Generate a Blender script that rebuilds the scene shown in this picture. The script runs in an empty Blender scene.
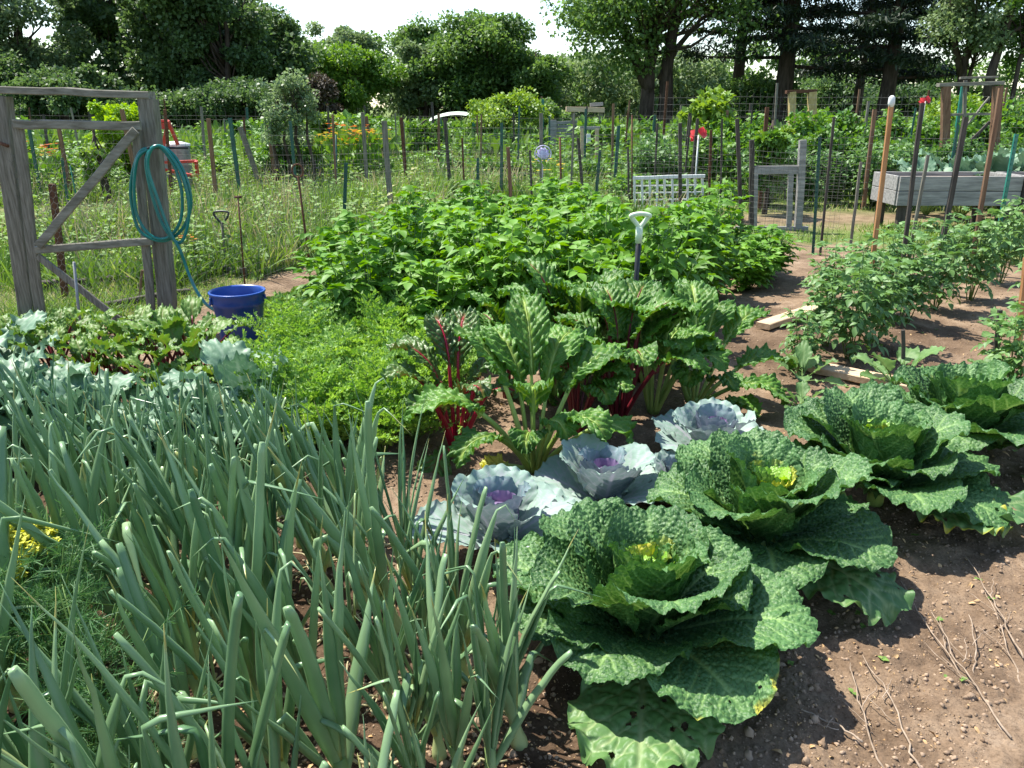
import bpy, math, random
import numpy as np
from mathutils import Vector, Matrix, Euler

scene = bpy.context.scene
COL = scene.collection
R = math.radians
rng = np.random.default_rng(11)
random.seed(5)

# ------------------------------------------------------------ camera mapping (layout helper)
CAM_H = 1.6; PITCH = R(19.1); F = 512 / math.tan(R(32.5))
def ray(px, py):
    xc = (px - 512) / F; yc = (384 - py) / F
    return xc, math.cos(PITCH) + yc * math.sin(PITCH), -math.sin(PITCH) + yc * math.cos(PITCH)
def G(px, py, z=0.0):
    x, y, k = ray(px, py); t = (z - CAM_H) / k
    return (x * t, y * t, z)
def P(px, py, Y):
    x, y, k = ray(px, py); t = Y / y
    return (x * t, Y, CAM_H + k * t)

# ------------------------------------------------------------ noise
def _hash(ix, iy, seed, iz=0):
    h = (ix.astype(np.int64) * 374761393 + iy.astype(np.int64) * 668265263 + np.int64(seed) * 1442695041 + np.asarray(iz).astype(np.int64) * 2147483647)
    h = (h ^ (h >> 13)) * 1274126177
    h = h ^ (h >> 16)
    return (h & 0xFFFFFF) / float(0xFFFFFF)
def vnoise(x, y, seed=0):
    x = np.asarray(x, float); y = np.asarray(y, float)
    ix = np.floor(x); iy = np.floor(y); fx = x - ix; fy = y - iy
    fx = fx * fx * (3 - 2 * fx); fy = fy * fy * (3 - 2 * fy)
    a = _hash(ix, iy, seed); b = _hash(ix + 1, iy, seed); c = _hash(ix, iy + 1, seed); d = _hash(ix + 1, iy + 1, seed)
    return (a + (b - a) * fx) * (1 - fy) + (c + (d - c) * fx) * fy - 0.5
def fbm(x, y, seed=0, o=3):
    s = 0; a = 1
    for i in range(o):
        s = s + a * vnoise(x * 2 ** i, y * 2 ** i, seed + i * 7); a *= .5
    return s
def worley(x, y, seed=0):
    ix = np.floor(x); iy = np.floor(y)
    f1 = np.full(x.shape, 9.); f2 = np.full(x.shape, 9.)
    for dx in (-1, 0, 1):
        for dy in (-1, 0, 1):
            cx = ix + dx; cy = iy + dy
            px = cx + .1 + .8 * _hash(cx, cy, seed); py = cy + .1 + .8 * _hash(cx, cy, seed + 99)
            d = np.hypot(px - x, py - y)
            n1 = np.minimum(f1, d); f2 = np.minimum(f2, np.maximum(f1, d)); f1 = n1
    return f1, f2
def sstep(a, b, x):
    t = np.clip((x - a) / (b - a), 0, 1); return t * t * (3 - 2 * t)

# ------------------------------------------------------------ mesh builder
class MB:
    def __init__(s): s.v = []; s.q = []; s.t = []; s.qm = []; s.tm = []; s.tint = []; s.vein = []; s.n = 0
    def add(s, v, q=None, t=None, tint=.5, vein=0., mat=0):
        v = np.asarray(v, float).reshape(-1, 3); n = len(v)
        s.v.append(v)
        if q is not None and len(q):
            s.q.append(np.asarray(q, np.int64) + s.n); s.qm.append(np.full(len(q), mat))
        if t is not None and len(t):
            s.t.append(np.asarray(t, np.int64) + s.n); s.tm.append(np.full(len(t), mat))
        s.tint.append(np.broadcast_to(np.asarray(tint, float), (n,)))
        s.vein.append(np.broadcast_to(np.asarray(vein, float), (n,)))
        s.n += n
    def mesh(s, name, mats, smooth=True):
        me = bpy.data.meshes.new(name)
        v = np.concatenate(s.v); q = np.concatenate(s.q) if s.q else np.zeros((0, 4), np.int64); t = np.concatenate(s.t) if s.t else np.zeros((0, 3), np.int64)
        me.vertices.add(len(v)); me.vertices.foreach_set('co', v.astype(np.float32).ravel())
        nl = len(q) * 4 + len(t) * 3; me.loops.add(nl)
        me.loops.foreach_set('vertex_index', np.concatenate([q.ravel(), t.ravel()]).astype(np.int32))
        me.polygons.add(len(q) + len(t))
        ls = np.concatenate([np.arange(len(q)) * 4, len(q) * 4 + np.arange(len(t)) * 3]).astype(np.int32)
        me.polygons.foreach_set('loop_start', ls)
        mi = np.concatenate((s.qm or []) + (s.tm or [])).astype(np.int32)
        me.update(calc_edges=True)
        me.polygons.foreach_set('material_index', mi)
        me.polygons.foreach_set('use_smooth', np.full(len(mi), smooth, bool))
        for nm, arr in (('tint', s.tint), ('vein', s.vein)):
            a = me.attributes.new(nm, 'FLOAT', 'POINT'); a.data.foreach_set('value', np.concatenate(arr).astype(np.float32))
        for m in (mats if isinstance(mats, (list, tuple)) else [mats]): me.materials.append(M[m])
        me.validate()
        return me
    def build(s, name, mats, parent=None, smooth=True, **kw):
        return link(name, s.mesh(name, mats, smooth), parent, **kw)

def link(name, me, parent=None, loc=(0, 0, 0), rot=(0, 0, 0), sc=(1, 1, 1), label=None):
    o = bpy.data.objects.new(name, me); COL.objects.link(o)
    if parent is not None: o.parent = parent
    o.location = loc; o.rotation_euler = rot; o.scale = sc if hasattr(sc, '__len__') else (sc,) * 3
    if label: o['label'] = label
    return o
def tag(o, label, cat, group=None):
    o['label'] = label; o['category'] = cat
    if group: o['group'] = group
    return o
def structure(o): o['kind'] = 'structure'; return o
def stuff(o, label=None, cat=None):
    o['kind'] = 'stuff'
    if label: o['label'] = label
    if cat: o['category'] = cat
    return o
def thing(name, label, cat, loc=(0, 0, 0), rz=0., group=None, sc=1., rot=None):
    o = link(name, None, None, loc, rot or (0, 0, rz), sc); o.empty_display_size = .1
    return tag(o, label, cat, group)
KIDS = {}
def dup(root, loc, rz=0., sc=1., label=None, group=None, rot=None):
    def cp(o, par):
        c = o.copy(); COL.objects.link(c); c.parent = par
        for ch in o.children: cp(ch, c)
        return c
    r = root.copy(); COL.objects.link(r)
    for ch in root.children: cp(ch, r)
    r.location = loc; r.rotation_euler = rot or (0, 0, rz); r.scale = sc if hasattr(sc, '__len__') else (sc,) * 3
    if label: r['label'] = label
    if group: r['group'] = group
    return r

# ------------------------------------------------------------ primitives
def grid_quads(nu, nv):   # nu columns, nv rows
    i = np.arange(nv - 1)[:, None] * nu + np.arange(nu - 1)[None, :]
    i = i.ravel(); return np.stack([i, i + 1, i + 1 + nu, i + nu], 1)
def tube(mb, pts, rad, sides=6, tint=.5, mat=0, flat=1., cap=True, vein=0., up=(0, 0, 1)):
    pts = np.asarray(pts, float); n = len(pts); rad = np.broadcast_to(np.asarray(rad, float), (n,))
    T = np.gradient(pts, axis=0); T /= np.linalg.norm(T, axis=1)[:, None] + 1e-9
    u = np.array(up, float)
    if abs(T[0] @ u) > .9 * np.linalg.norm(u): u = np.array([1., 0.2, 0])
    S = np.zeros_like(T)
    s = np.cross(T[0], u); s /= np.linalg.norm(s)
    for i in range(n):
        s = s - T[i] * (s @ T[i]); s /= np.linalg.norm(s) + 1e-9; S[i] = s
    B = np.cross(T, S)
    a = np.arange(sides) / sides * 2 * np.pi
    v = pts[:, None] + rad[:, None, None] * (np.cos(a)[None, :, None] * S[:, None] + flat * np.sin(a)[None, :, None] * B[:, None])
    j = np.arange(sides); q = []
    for i in range(n - 1):
        q.append(np.stack([i * sides + j, i * sides + (j + 1) % sides, (i + 1) * sides + (j + 1) % sides, (i + 1) * sides + j], 1))
    v = v.reshape(-1, 3); t = None
    if cap:
        v = np.vstack([v, pts[0], pts[-1]]); k = n * sides
        t = np.vstack([np.stack([(j + 1) % sides, j, np.full(sides, k)], 1), np.stack([(n - 1) * sides + j, (n - 1) * sides + (j + 1) % sides, np.full(sides, k + 1)], 1)])
        if np.ndim(tint): tint = np.concatenate([np.repeat(tint, sides), [tint[0], tint[-1]]])
        if np.ndim(vein): vein = np.concatenate([np.repeat(vein, sides), [vein[0], vein[-1]]])
    mb.add(v, np.vstack(q), t, tint, vein, mat)
def beam(mb, a, b, w, d, side=(1, 0, 0), bev=.004, mat=0, tint=.5, wob=0., seed=0, nseg=1):
    """a timber from a to b: width w along side, depth d across; chamfered long edges, slightly uneven"""
    a = np.array(a, float); b = np.array(b, float); T = b - a; L = np.linalg.norm(T); T /= L
    s = np.array(side, float); s = s - T * (s @ T); s /= np.linalg.norm(s); B = np.cross(T, s)
    hw, hd = w / 2, d / 2; c = min(bev, hw * .4, hd * .4)
    prof = [(hw - c, -hd), (hw, -hd + c), (hw, hd - c), (hw - c, hd), (-hw + c, hd), (-hw, hd - c), (-hw, -hd + c), (-hw + c, -hd)]
    r = np.random.default_rng(seed)
    rows = []
    for i in range(nseg + 1):
        o = a + T * L * i / nseg + (s * r.normal(0, wob) + B * r.normal(0, wob) if wob else 0)
        rows.append([o + s * x + B * y for x, y in prof])
    v = np.array(rows).reshape(-1, 3); q = []; j = np.arange(8)
    for i in range(nseg): q.append(np.stack([i * 8 + j, i * 8 + (j + 1) % 8, i * 8 + 8 + (j + 1) % 8, i * 8 + 8 + j], 1))
    e = nseg * 8
    caps = [[7, 0, 3, 4], [0, 1, 2, 3], [4, 5, 6, 7]]
    q = np.vstack(q + [np.array(caps)[:, ::-1], np.array(caps) + e])
    mb.add(v, q, None, tint, 0, mat)
def lathe(mb, prof, sides=32, tint=.5, mat=0, c=(0, 0, 0)):
    prof = np.asarray(prof, float); n = len(prof); a = np.arange(sides) / sides * 2 * np.pi
    v = np.stack([prof[:, 0, None] * np.cos(a), prof[:, 0, None] * np.sin(a), np.repeat(prof[:, 1, None], sides, 1)], 2).reshape(-1, 3) + np.array(c)
    j = np.arange(sides); q = [np.stack([i * sides + j, i * sides + (j + 1) % sides, (i + 1) * sides + (j + 1) % sides, (i + 1) * sides + j], 1) for i in range(n - 1)]
    mb.add(v, np.vstack(q), None, tint, 0, mat)
def blob(mb, c, r, seed=0, tint=.5, mat=0, nu=14, nv=9, amp=.2, sq=(1, 1, 1)):
    th = np.linspace(0.001, np.pi - .001, nv); ph = np.linspace(0, 2 * np.pi, nu, endpoint=False)
    TH, PH = np.meshgrid(th, ph, indexing='ij')
    d = np.stack([np.sin(TH) * np.cos(PH), np.sin(TH) * np.sin(PH), np.cos(TH)], 2)
    rr = r * (1 + amp * (vnoise(d[..., 0] * 2 + 5, d[..., 1] * 2 + d[..., 2] * 3, seed)) * 2)
    v = (d * rr[..., None] * np.array(sq)).reshape(-1, 3) + np.array(c)
    j = np.arange(nu); q = [np.stack([i * nu + j, (i + 1) * nu + j, (i + 1) * nu + (j + 1) % nu, i * nu + (j + 1) % nu], 1) for i in range(nv - 1)]
    mb.add(v, np.vstack(q), None, tint, 0, mat)

# ------------------------------------------------------------ small leaves in bulk
def leaf_tpl(widths, fold=.25, droop=.25, cols=3):
    """unit leaf along +y, widths at even stations"""
    n = len(widths); ys = np.linspace(0, 1, n); us = np.linspace(-1, 1, cols)
    v = [(u * w * .5, y - droop * .12 * y, abs(u) * w * fold * .5 - droop * y * y + (0.0)) for y, w in zip(ys, widths) for u in us]
    return np.array(v), grid_quads(cols, n)
LEAFLET = leaf_tpl([.03, .5, .58, .36, .02], .3, .25)
OVAL = leaf_tpl([.03, .72, .78, .5, .02], .22, .3)
NARROW = leaf_tpl([.02, .22, .22, .02], .15, .25)
FAR = leaf_tpl([.15, .75, .1], .35, .2)
FAR2 = (np.array([(0, 0, 0), (.36, .5, .1), (0, 1, -.15), (-.36, .5, .1)]), np.array([[0, 1, 2, 3]]))
BLADE = leaf_tpl([.04, .05, .035, .006], .3, .35)
def norm(a): return a / (np.linalg.norm(a, axis=-1, keepdims=True) + 1e-9)
def scatter(mb, tpl, pos, fwd, up, size, tint, mat=0, wide=1., vein=0.):
    """pos (n,3) fwd (n,3) up (n,3) size (n) tint (n)"""
    pos = np.atleast_2d(pos); n = len(pos)
    f = norm(np.atleast_2d(fwd)); u = np.atleast_2d(up)
    s = norm(np.cross(f, u)); u2 = np.cross(s, f)
    tv, tq = tpl; size = np.broadcast_to(size, (n,)); wide = np.broadcast_to(wide, (n,))
    v = pos[:, None] + size[:, None, None] * (tv[None, :, 0, None] * s[:, None] * wide[:, None, None] + tv[None, :, 1, None] * f[:, None] + tv[None, :, 2, None] * u2[:, None])
    k = len(tv)
    q = (tq[None] + (np.arange(n) * k)[:, None, None]).reshape(-1, 4)
    mb.add(v.reshape(-1, 3), q, None, np.repeat(np.broadcast_to(tint, (n,)), k), vein, mat)

class Fol:
    """collects leaflets, then scatters them at once"""
    def __init__(s): s.p = []; s.f = []; s.u = []; s.s = []; s.t = []
    def add(s, p, f, u, size, t): s.p.append(p); s.f.append(f); s.u.append(u); s.s.append(size); s.t.append(t)
    def flush(s, mb, tpl, mat=0, wide=1.):
        if s.p: scatter(mb, tpl, np.array(s.p), np.array(s.f), np.array(s.u), np.array(s.s), np.array(s.t), mat, wide)

# ------------------------------------------------------------ big modelled leaf
def disc(n):
    a = np.linspace(-1, 1, n); A, B = np.meshgrid(a, a)
    return A * np.sqrt(1 - B * B / 2), B * np.sqrt(1 - A * A / 2)
def big_leaf(L=.4, W=.2, seed=0, n=40, pitch=20, bend=40, roll=0, cup=.6, blister=(.006, .03), ruffle=(.02, 9), base=.5, obov=.0, pillow=0., cellv=.45,
             origin=(0, 0), side_sp=.055, vein_w=.004, twist=0., lobes=0., droop_pow=1.4, holes=0, midw=.008, edge_wob=.06):
    """returns verts (outward = +x of the plant, z up), quads, vein mask"""
    dx, dy = disc(n); rho = np.hypot(dx, dy); th = np.arctan2(dx, dy + .0)
    s = (dy + 1) / 2
    wf = base + (1 - base) * sstep(0, .55, s) - obov * sstep(.6, 1, s)
    wob = 1 + edge_wob * rho ** 3 * (np.sin(th * 5 + seed) * .4 + fbm(th * 4 + seed, rho * 0 + seed, seed, 4) * 1.2)
    if lobes: wob = wob + lobes * rho ** 3 * np.sin(th * 9 + seed * 1.3)
    x = dx * wf * W * wob; y = s * L + (wob - 1) * dy * L * .5
    # side vein mask
    mid = np.exp(-(x / midw) ** 2)
    qv = (y - .95 * np.abs(x) ** 1.0) / side_sp + .35 * fbm(x * 14, y * 14, seed + 3, 2)
    sv = np.abs(qv - np.floor(qv) - .5) * side_sp
    sv = np.exp(-(sv / vein_w) ** 2) * (1 - sstep(.75, .98, rho)) * .8
    h = np.zeros_like(x)
    vv = np.maximum(mid * (1 - sstep(.75, 1, s)), sv)
    amp, cell = blister
    if amp > 0:
        jx = x + .3 * cell * vnoise(x / cell, y / cell, seed + 1); jy = y + .3 * cell * vnoise(x / cell + 9, y / cell, seed + 2)
        f1, f2 = worley(jx / cell, jy / cell, seed + 5); b = 1 - np.exp(-3.2 * (f2 - f1))
        g1, g2 = worley(jx / cell * 2.1, jy / cell * 2.1, seed + 8); b2 = 1 - np.exp(-3 * (g2 - g1))
        msk = (1 - mid) * (1 - .75 * sv)
        h += amp * (b + .4 * b2) * msk
        vv = np.maximum(vv, cellv * np.exp(-((f2 - f1) / .09) ** 2) * (rho < .97))
    if pillow: h += pillow * (1 - np.exp(-(np.abs(qv - np.floor(qv) - .5) / .17) ** 2)) * (1 - mid) * np.clip(.75 + 2.2 * fbm(x * 22, y * 22, seed + 11, 2), .0, 2.2)
    ra, rf = ruffle
    e = rho ** 4
    h += ra * e * (.55 * np.sin(th * rf * .6 + seed) + .55 * np.sin(th * rf * 1.9 + seed * 2.1) * rho ** 3 + .35 * np.sin(th * rf * 3.7 + seed) * rho ** 6 + 1.1 * fbm(th * rf * .6 + seed, rho * 3, seed + 4, 3))
    h += .35 * ra * fbm(x / W * 2.2 + seed, y / L * 3, seed + 6, 2)
    # cup
    if abs(cup) > 1e-3:
        ph = cup * x / W; X = W * np.sin(ph) / cup; h = h * np.cos(ph) + W * (1 - np.cos(ph)) / cup; hx = h * 0
    else: X = x
    # midrib curve
    K = 60; ss = np.linspace(0, 1.25, K); ang = R(pitch) - R(bend) * ss ** droop_pow - R(roll) * sstep(.55, 1.05, ss)
    ds = ss[1] * L; cr = np.concatenate([[0], np.cumsum(np.cos(ang[:-1]) * ds)]); cz = np.concatenate([[0], np.cumsum(np.sin(ang[:-1]) * ds)])
    q = np.clip(y / L, 0, 1.24)
    rr = np.interp(q, ss, cr); zz = np.interp(q, ss, cz); aa = np.interp(q, ss, ang)
    px = origin[0] + rr - np.sin(aa) * h; pz = origin[1] + zz + np.cos(aa) * h
    if twist:
        tw = R(twist) * q; Xn = X * np.cos(tw); pz = pz + X * np.sin(tw); X = Xn
    V = np.stack([px, -X, pz], 2).reshape(-1, 3); Q = grid_quads(n, n)
    if holes:
        rr_ = np.random.default_rng(seed); keep = np.ones(len(Q), bool); cen = np.stack([x, y], 2).reshape(-1, 2)[Q].mean(1)
        for _ in range(holes):
            c = np.array([rr_.uniform(-.75, .75) * W, rr_.uniform(.35, .9) * L]); keep &= np.hypot(*(cen - c).T * np.array([1, rr_.uniform(.5, 1.5)])[:, None]) > rr_.uniform(.003, .009)
        Q = Q[keep]
    return V, Q, vv.ravel(), rho.ravel(), q.ravel()
def curve_rz(L, pitch, bend, n=10, p=1.3):
    ss = np.linspace(0, 1, n); ang = R(pitch) - R(bend) * ss ** p; ds = L / (n - 1)
    r = np.concatenate([[0], np.cumsum(np.cos(ang[:-1]) * ds)]); z = np.concatenate([[0], np.cumsum(np.sin(ang[:-1]) * ds)])
    return r, z, math.degrees(ang[-1])
def rotz(v, a):
    c, s = math.cos(a), math.sin(a); v = np.asarray(v, float); return np.stack([v[:, 0] * c - v[:, 1] * s, v[:, 0] * s + v[:, 1] * c, v[:, 2]], 1)

# ------------------------------------------------------------ materials
M = {}
def newmat(name):
    m = bpy.data.materials.new(name); m.use_nodes = True; nt = m.node_tree; nt.nodes.clear(); M[name] = m
    return m, nt, nt.nodes.new, nt.links.new
def rgb(c): return (c[0], c[1], c[2], 1)
def leaf_mat(name, dark, light, vein=None, back=None, trans=.28, rough=.42, spec=.4, dry=None, bump=.0, bscale=60., veinamt=.7, vbump=None, nscale=9.):
    m, nt, N, Lk = newmat(name)
    out = N('ShaderNodeOutputMaterial'); bs = N('ShaderNodeBsdfPrincipled'); tr = N('ShaderNodeBsdfTranslucent'); mx = N('ShaderNodeMixShader')
    at = N('ShaderNodeAttribute'); at.attribute_name = 'tint'; av = N('ShaderNodeAttribute'); av.attribute_name = 'vein'
    tc = N('ShaderNodeTexCoord'); no = N('ShaderNodeTexNoise'); no.inputs['Scale'].default_value = nscale; no.inputs['Detail'].default_value = 3
    Lk(tc.outputs['Object'], no.inputs['Vector'])
    oi = N('ShaderNodeObjectInfo')
    a1 = N('ShaderNodeMath'); a1.operation = 'MULTIPLY_ADD'; Lk(no.outputs['Fac'], a1.inputs[0]); a1.inputs[1].default_value = .9; Lk(at.outputs['Fac'], a1.inputs[2])
    a2 = N('ShaderNodeMath'); a2.operation = 'MULTIPLY_ADD'; Lk(oi.outputs['Random'], a2.inputs[0]); a2.inputs[1].default_value = .2; Lk(a1.outputs[0], a2.inputs[2])
    a3 = N('ShaderNodeMath'); a3.operation = 'SUBTRACT'; Lk(a2.outputs[0], a3.inputs[0]); a3.inputs[1].default_value = .55
    cr = N('ShaderNodeValToRGB'); e = cr.color_ramp.elements; e[0].color = rgb(dark); e[0].position = 0.05; e[1].color = rgb(light); e[1].position = .9
    if dry is not None: d = cr.color_ramp.elements.new(1.0); e[1].position = .85; d.color = rgb(dry)
    Lk(a3.outputs[0], cr.inputs['Fac'])
    c = cr.outputs['Color']
    if back is not None:
        ge = N('ShaderNodeNewGeometry'); mb_ = N('ShaderNodeMix'); mb_.data_type = 'RGBA'; f = N('ShaderNodeMath'); f.operation = 'MULTIPLY'; f.inputs[1].default_value = .6
        Lk(ge.outputs['Backfacing'], f.inputs[0]); Lk(f.outputs[0], mb_.inputs['Factor']); Lk(c, mb_.inputs['A']); mb_.inputs['B'].default_value = rgb(back); c = mb_.outputs['Result']
    if vein is not None:
        mv = N('ShaderNodeMix'); mv.data_type = 'RGBA'; f = N('ShaderNodeMath'); f.operation = 'MULTIPLY'; f.inputs[1].default_value = veinamt; f.use_clamp = True
        Lk(av.outputs['Fac'], f.inputs[0]); Lk(f.outputs[0], mv.inputs['Factor']); Lk(c, mv.inputs['A']); mv.inputs['B'].default_value = rgb(vein); c = mv.outputs['Result']
    Lk(c, bs.inputs['Base Color']); bs.inputs['Roughness'].default_value = rough; bs.inputs['Specular IOR Level'].default_value = spec
    hs = N('ShaderNodeHueSaturation'); hs.inputs['Hue'].default_value = .485; hs.inputs['Saturation'].default_value = 1.15; hs.inputs['Value'].default_value = 1.5
    Lk(c, hs.inputs['Color']); Lk(hs.outputs[0], tr.inputs['Color'])
    if vbump:
        nb = N('ShaderNodeTexVoronoi'); nb.inputs['Scale'].default_value = vbump; Lk(tc.outputs['Object'], nb.inputs['Vector'])
        b = N('ShaderNodeBump'); b.inputs['Strength'].default_value = 1; b.inputs['Distance'].default_value = .35 / vbump; b.invert = True; Lk(nb.outputs['Distance'], b.inputs['Height']); Lk(b.outputs[0], bs.inputs['Normal'])
    elif bump:
        nb = N('ShaderNodeTexNoise'); nb.inputs['Scale'].default_value = bscale; nb.inputs['Detail'].default_value = 4; Lk(tc.outputs['Object'], nb.inputs['Vector'])
        b = N('ShaderNodeBump'); b.inputs['Strength'].default_value = bump; b.inputs['Distance'].default_value = .004; Lk(nb.outputs['Fac'], b.inputs['Height']); Lk(b.outputs[0], bs.inputs['Normal'])
    mx.inputs[0].default_value = trans; Lk(bs.outputs[0], mx.inputs[1]); Lk(tr.outputs[0], mx.inputs[2]); Lk(mx.outputs[0], out.inputs['Surface'])
    return m
def solid(name, c1, c2=None, rough=.7, spec=.3, nscale=12., metal=0., bump=0., bscale=40., stretch=(1, 1, 1), usetint=False, contrast=(.35, .65), c3=None):
    m, nt, N, Lk = newmat(name)
    out = N('ShaderNodeOutputMaterial'); bs = N('ShaderNodeBsdfPrincipled'); Lk(bs.outputs[0], out.inputs['Surface'])
    tc = N('ShaderNodeTexCoord'); mp = N('ShaderNodeMapping'); mp.inputs['Scale'].default_value = stretch; Lk(tc.outputs['Object'], mp.inputs['Vector'])
    no = N('ShaderNodeTexNoise'); no.inputs['Scale'].default_value = nscale; no.inputs['Detail'].default_value = 6; no.inputs['Roughness'].default_value = .65; Lk(mp.outputs[0], no.inputs['Vector'])
    cr = N('ShaderNodeValToRGB'); e = cr.color_ramp.elements; e[0].color = rgb(c1); e[1].color = rgb(c2 or c1); e[0].position = contrast[0]; e[1].position = contrast[1]
    if c3: x = cr.color_ramp.elements.new(min(.99, contrast[1] + .12)); x.color = rgb(c3)
    f = no.outputs['Fac']
    if usetint:
        at = N('ShaderNodeAttribute'); at.attribute_name = 'tint'; a = N('ShaderNodeMath'); a.operation = 'ADD'; Lk(f, a.inputs[0]); Lk(at.outputs['Fac'], a.inputs[1]); b = N('ShaderNodeMath'); b.operation = 'SUBTRACT'; Lk(a.outputs[0], b.inputs[0]); b.inputs[1].default_value = .5; f = b.outputs[0]
    Lk(f, cr.inputs['Fac']); Lk(cr.outputs['Color'], bs.inputs['Base Color'])
    bs.inputs['Roughness'].default_value = rough; bs.inputs['Specular IOR Level'].default_value = spec; bs.inputs['Metallic'].default_value = metal
    if bump:
        nb = N('ShaderNodeTexNoise'); nb.inputs['Scale'].default_value = bscale; nb.inputs['Detail'].default_value = 5; Lk(mp.outputs[0], nb.inputs['Vector'])
        b = N('ShaderNodeBump'); b.inputs['Strength'].default_value = bump; b.inputs['Distance'].default_value = .006; Lk(nb.outputs['Fac'], b.inputs['Height']); Lk(b.outputs[0], bs.inputs['Normal'])
    return m

leaf_mat('savoy', (.022, .072, .018), (.085, .195, .058), vein=(.27, .42, .14), back=(.06, .16, .03), trans=.18, rough=.5, spec=.35, dry=(.5, .46, .06), vbump=95, veinamt=.85)
leaf_mat('savoy_ground', (.07, .16, .05), (.13, .25, .07), vein=(.36, .44, .20), back=(.08, .16, .06), trans=.2, rough=.5, dry=(.45, .42, .05), bump=.6, bscale=45, veinamt=.85)
leaf_mat('savoy_heart', (.18, .38, .04), (.36, .56, .09), vein=(.5, .55, .15), trans=.3, rough=.4, vbump=140, veinamt=.5)
leaf_mat('redcab', (.18, .28, .23), (.36, .47, .38), vein=(.46, .40, .50), back=(.16, .17, .22), trans=.14, rough=.6, spec=.25, veinamt=.7)
leaf_mat('redcab_inner', (.10, .15, .17), (.24, .33, .32), vein=(.34, .30, .38), back=(.13, .12, .20), trans=.12, rough=.55, spec=.25, veinamt=.6)
leaf_mat('redcab_heart', (.12, .07, .16), (.26, .20, .32), vein=(.36, .22, .40), trans=.12, rough=.45, veinamt=.6)
leaf_mat('chard', (.022, .080, .010), (.095, .23, .025), vein=(.36, .46, .10), back=(.06, .15, .02), trans=.17, rough=.48, spec=.3, bump=.3, bscale=50, veinamt=.8, dry=(.5, .45, .04))
leaf_mat('chard_red', (.035, .085, .018), (.10, .20, .035), vein=(.30, .02, .04), back=(.08, .09, .03), trans=.16, rough=.4, spec=.35, bump=.3, bscale=50, veinamt=.75)
leaf_mat('chard_yellow', (.35, .38, .04), (.55, .5, .08), vein=(.5, .55, .12), trans=.25, rough=.5)
leaf_mat('onion', (.06, .155, .06), (.33, .48, .24), back=(.09, .2, .1), trans=.2, rough=.3, spec=.55, dry=(.42, .40, .12), nscale=5)
leaf_mat('onion_stem', (.22, .32, .10), (.50, .55, .26), trans=.12, rough=.45, dry=(.6, .5, .3))
leaf_mat('potato', (.045, .135, .015), (.18, .36, .04), trans=.3, spec=.28, rough=.5, dry=(.32, .42, .07), nscale=4)
leaf_mat('carrot', (.09, .22, .03), (.30, .47, .10), trans=.32, rough=.55, dry=(.35, .5, .06), nscale=5)
leaf_mat('tomato', (.05, .13, .032), (.18, .32, .09), trans=.26, rough=.5, nscale=6)
leaf_mat('beet', (.05, .14, .02), (.17, .30, .045), vein=(.25, .08, .04), back=(.10, .20, .04), trans=.25, rough=.5, bump=.3, veinamt=.25)
leaf_mat('brassica', (.07, .16, .085), (.20, .31, .19), vein=(.32, .42, .30), back=(.11, .20, .13), trans=.14, rough=.5, spec=.35, veinamt=.6)
leaf_mat('eggplant', (.05, .13, .03), (.15, .27, .08), vein=(.26, .36, .14), back=(.16, .27, .10), trans=.28, rough=.55, veinamt=.5)
leaf_mat('dill', (.05, .14, .05), (.10, .22, .07), trans=.25, rough=.6)
leaf_mat('weed', (.06, .14, .022), (.20, .32, .065), trans=.25, rough=.65, dry=(.45, .42, .20), nscale=1.2)
leaf_mat('straw', (.30, .27, .12), (.50, .44, .26), trans=.2, rough=.7, nscale=3)
leaf_mat('bean', (.045, .13, .02), (.16, .30, .05), trans=.28, rough=.5, nscale=2)
leaf_mat('tree_dark', (.032, .072, .024), (.12, .20, .065), trans=.36, rough=.5, nscale=.5)
leaf_mat('tree_mid', (.045, .105, .024), (.17, .28, .075), trans=.38, rough=.5, nscale=.5)
leaf_mat('tree_light', (.06, .15, .02), (.19, .33, .06), trans=.36, rough=.5, nscale=.5)
leaf_mat('tree_grey', (.08, .14, .055), (.22, .30, .13), trans=.32, rough=.55, nscale=.5)
leaf_mat('pine', (.010, .022, .010), (.032, .058, .022), trans=.08, rough=.6, nscale=.6)
leaf_mat('shrub_lime', (.17, .33, .02), (.36, .52, .05), trans=.35, rough=.5, nscale=2)
leaf_mat('shrub_pale', (.06, .12, .045), (.20, .28, .13), trans=.35, rough=.4, nscale=2)
leaf_mat('shrub_purple', (.035, .028, .018), (.085, .065, .035), trans=.15, rough=.6, nscale=2)
leaf_mat('vine', (.08, .18, .02), (.26, .38, .07), trans=.32, rough=.5, nscale=1)
leaf_mat('red_stalk', (.30, .008, .03), (.50, .02, .06), trans=.08, rough=.3, spec=.5)
leaf_mat('dark_red_stalk', (.10, .012, .016), (.20, .02, .03), trans=.06, rough=.35)
leaf_mat('green_stalk', (.22, .34, .06), (.45, .55, .16), trans=.12, rough=.35)
leaf_mat('stem_green', (.08, .16, .03), (.16, .26, .06), trans=.1, rough=.5)
leaf_mat('petal_yellow', (.65, .45, .01), (.8, .65, .03), trans=.25, rough=.6)
leaf_mat('petal_orange', (.65, .16, .01), (.8, .30, .03), trans=.25, rough=.6)
leaf_mat('dill_flower', (.40, .42, .02), (.58, .58, .06), trans=.2, rough=.6)
leaf_mat('petal_red', (.6, .02, .02), (.75, .05, .05), trans=.1, rough=.5)
solid('bark', (.035, .028, .02), (.09, .07, .055), .9, .1, 3, bump=.8, bscale=8, stretch=(3, 3, .6))
solid('old_wood', (.11, .10, .075), (.25, .23, .185), .85, .15, 22, bump=.6, bscale=30, stretch=(3, 3, .25), c3=(.32, .31, .24))
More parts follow.
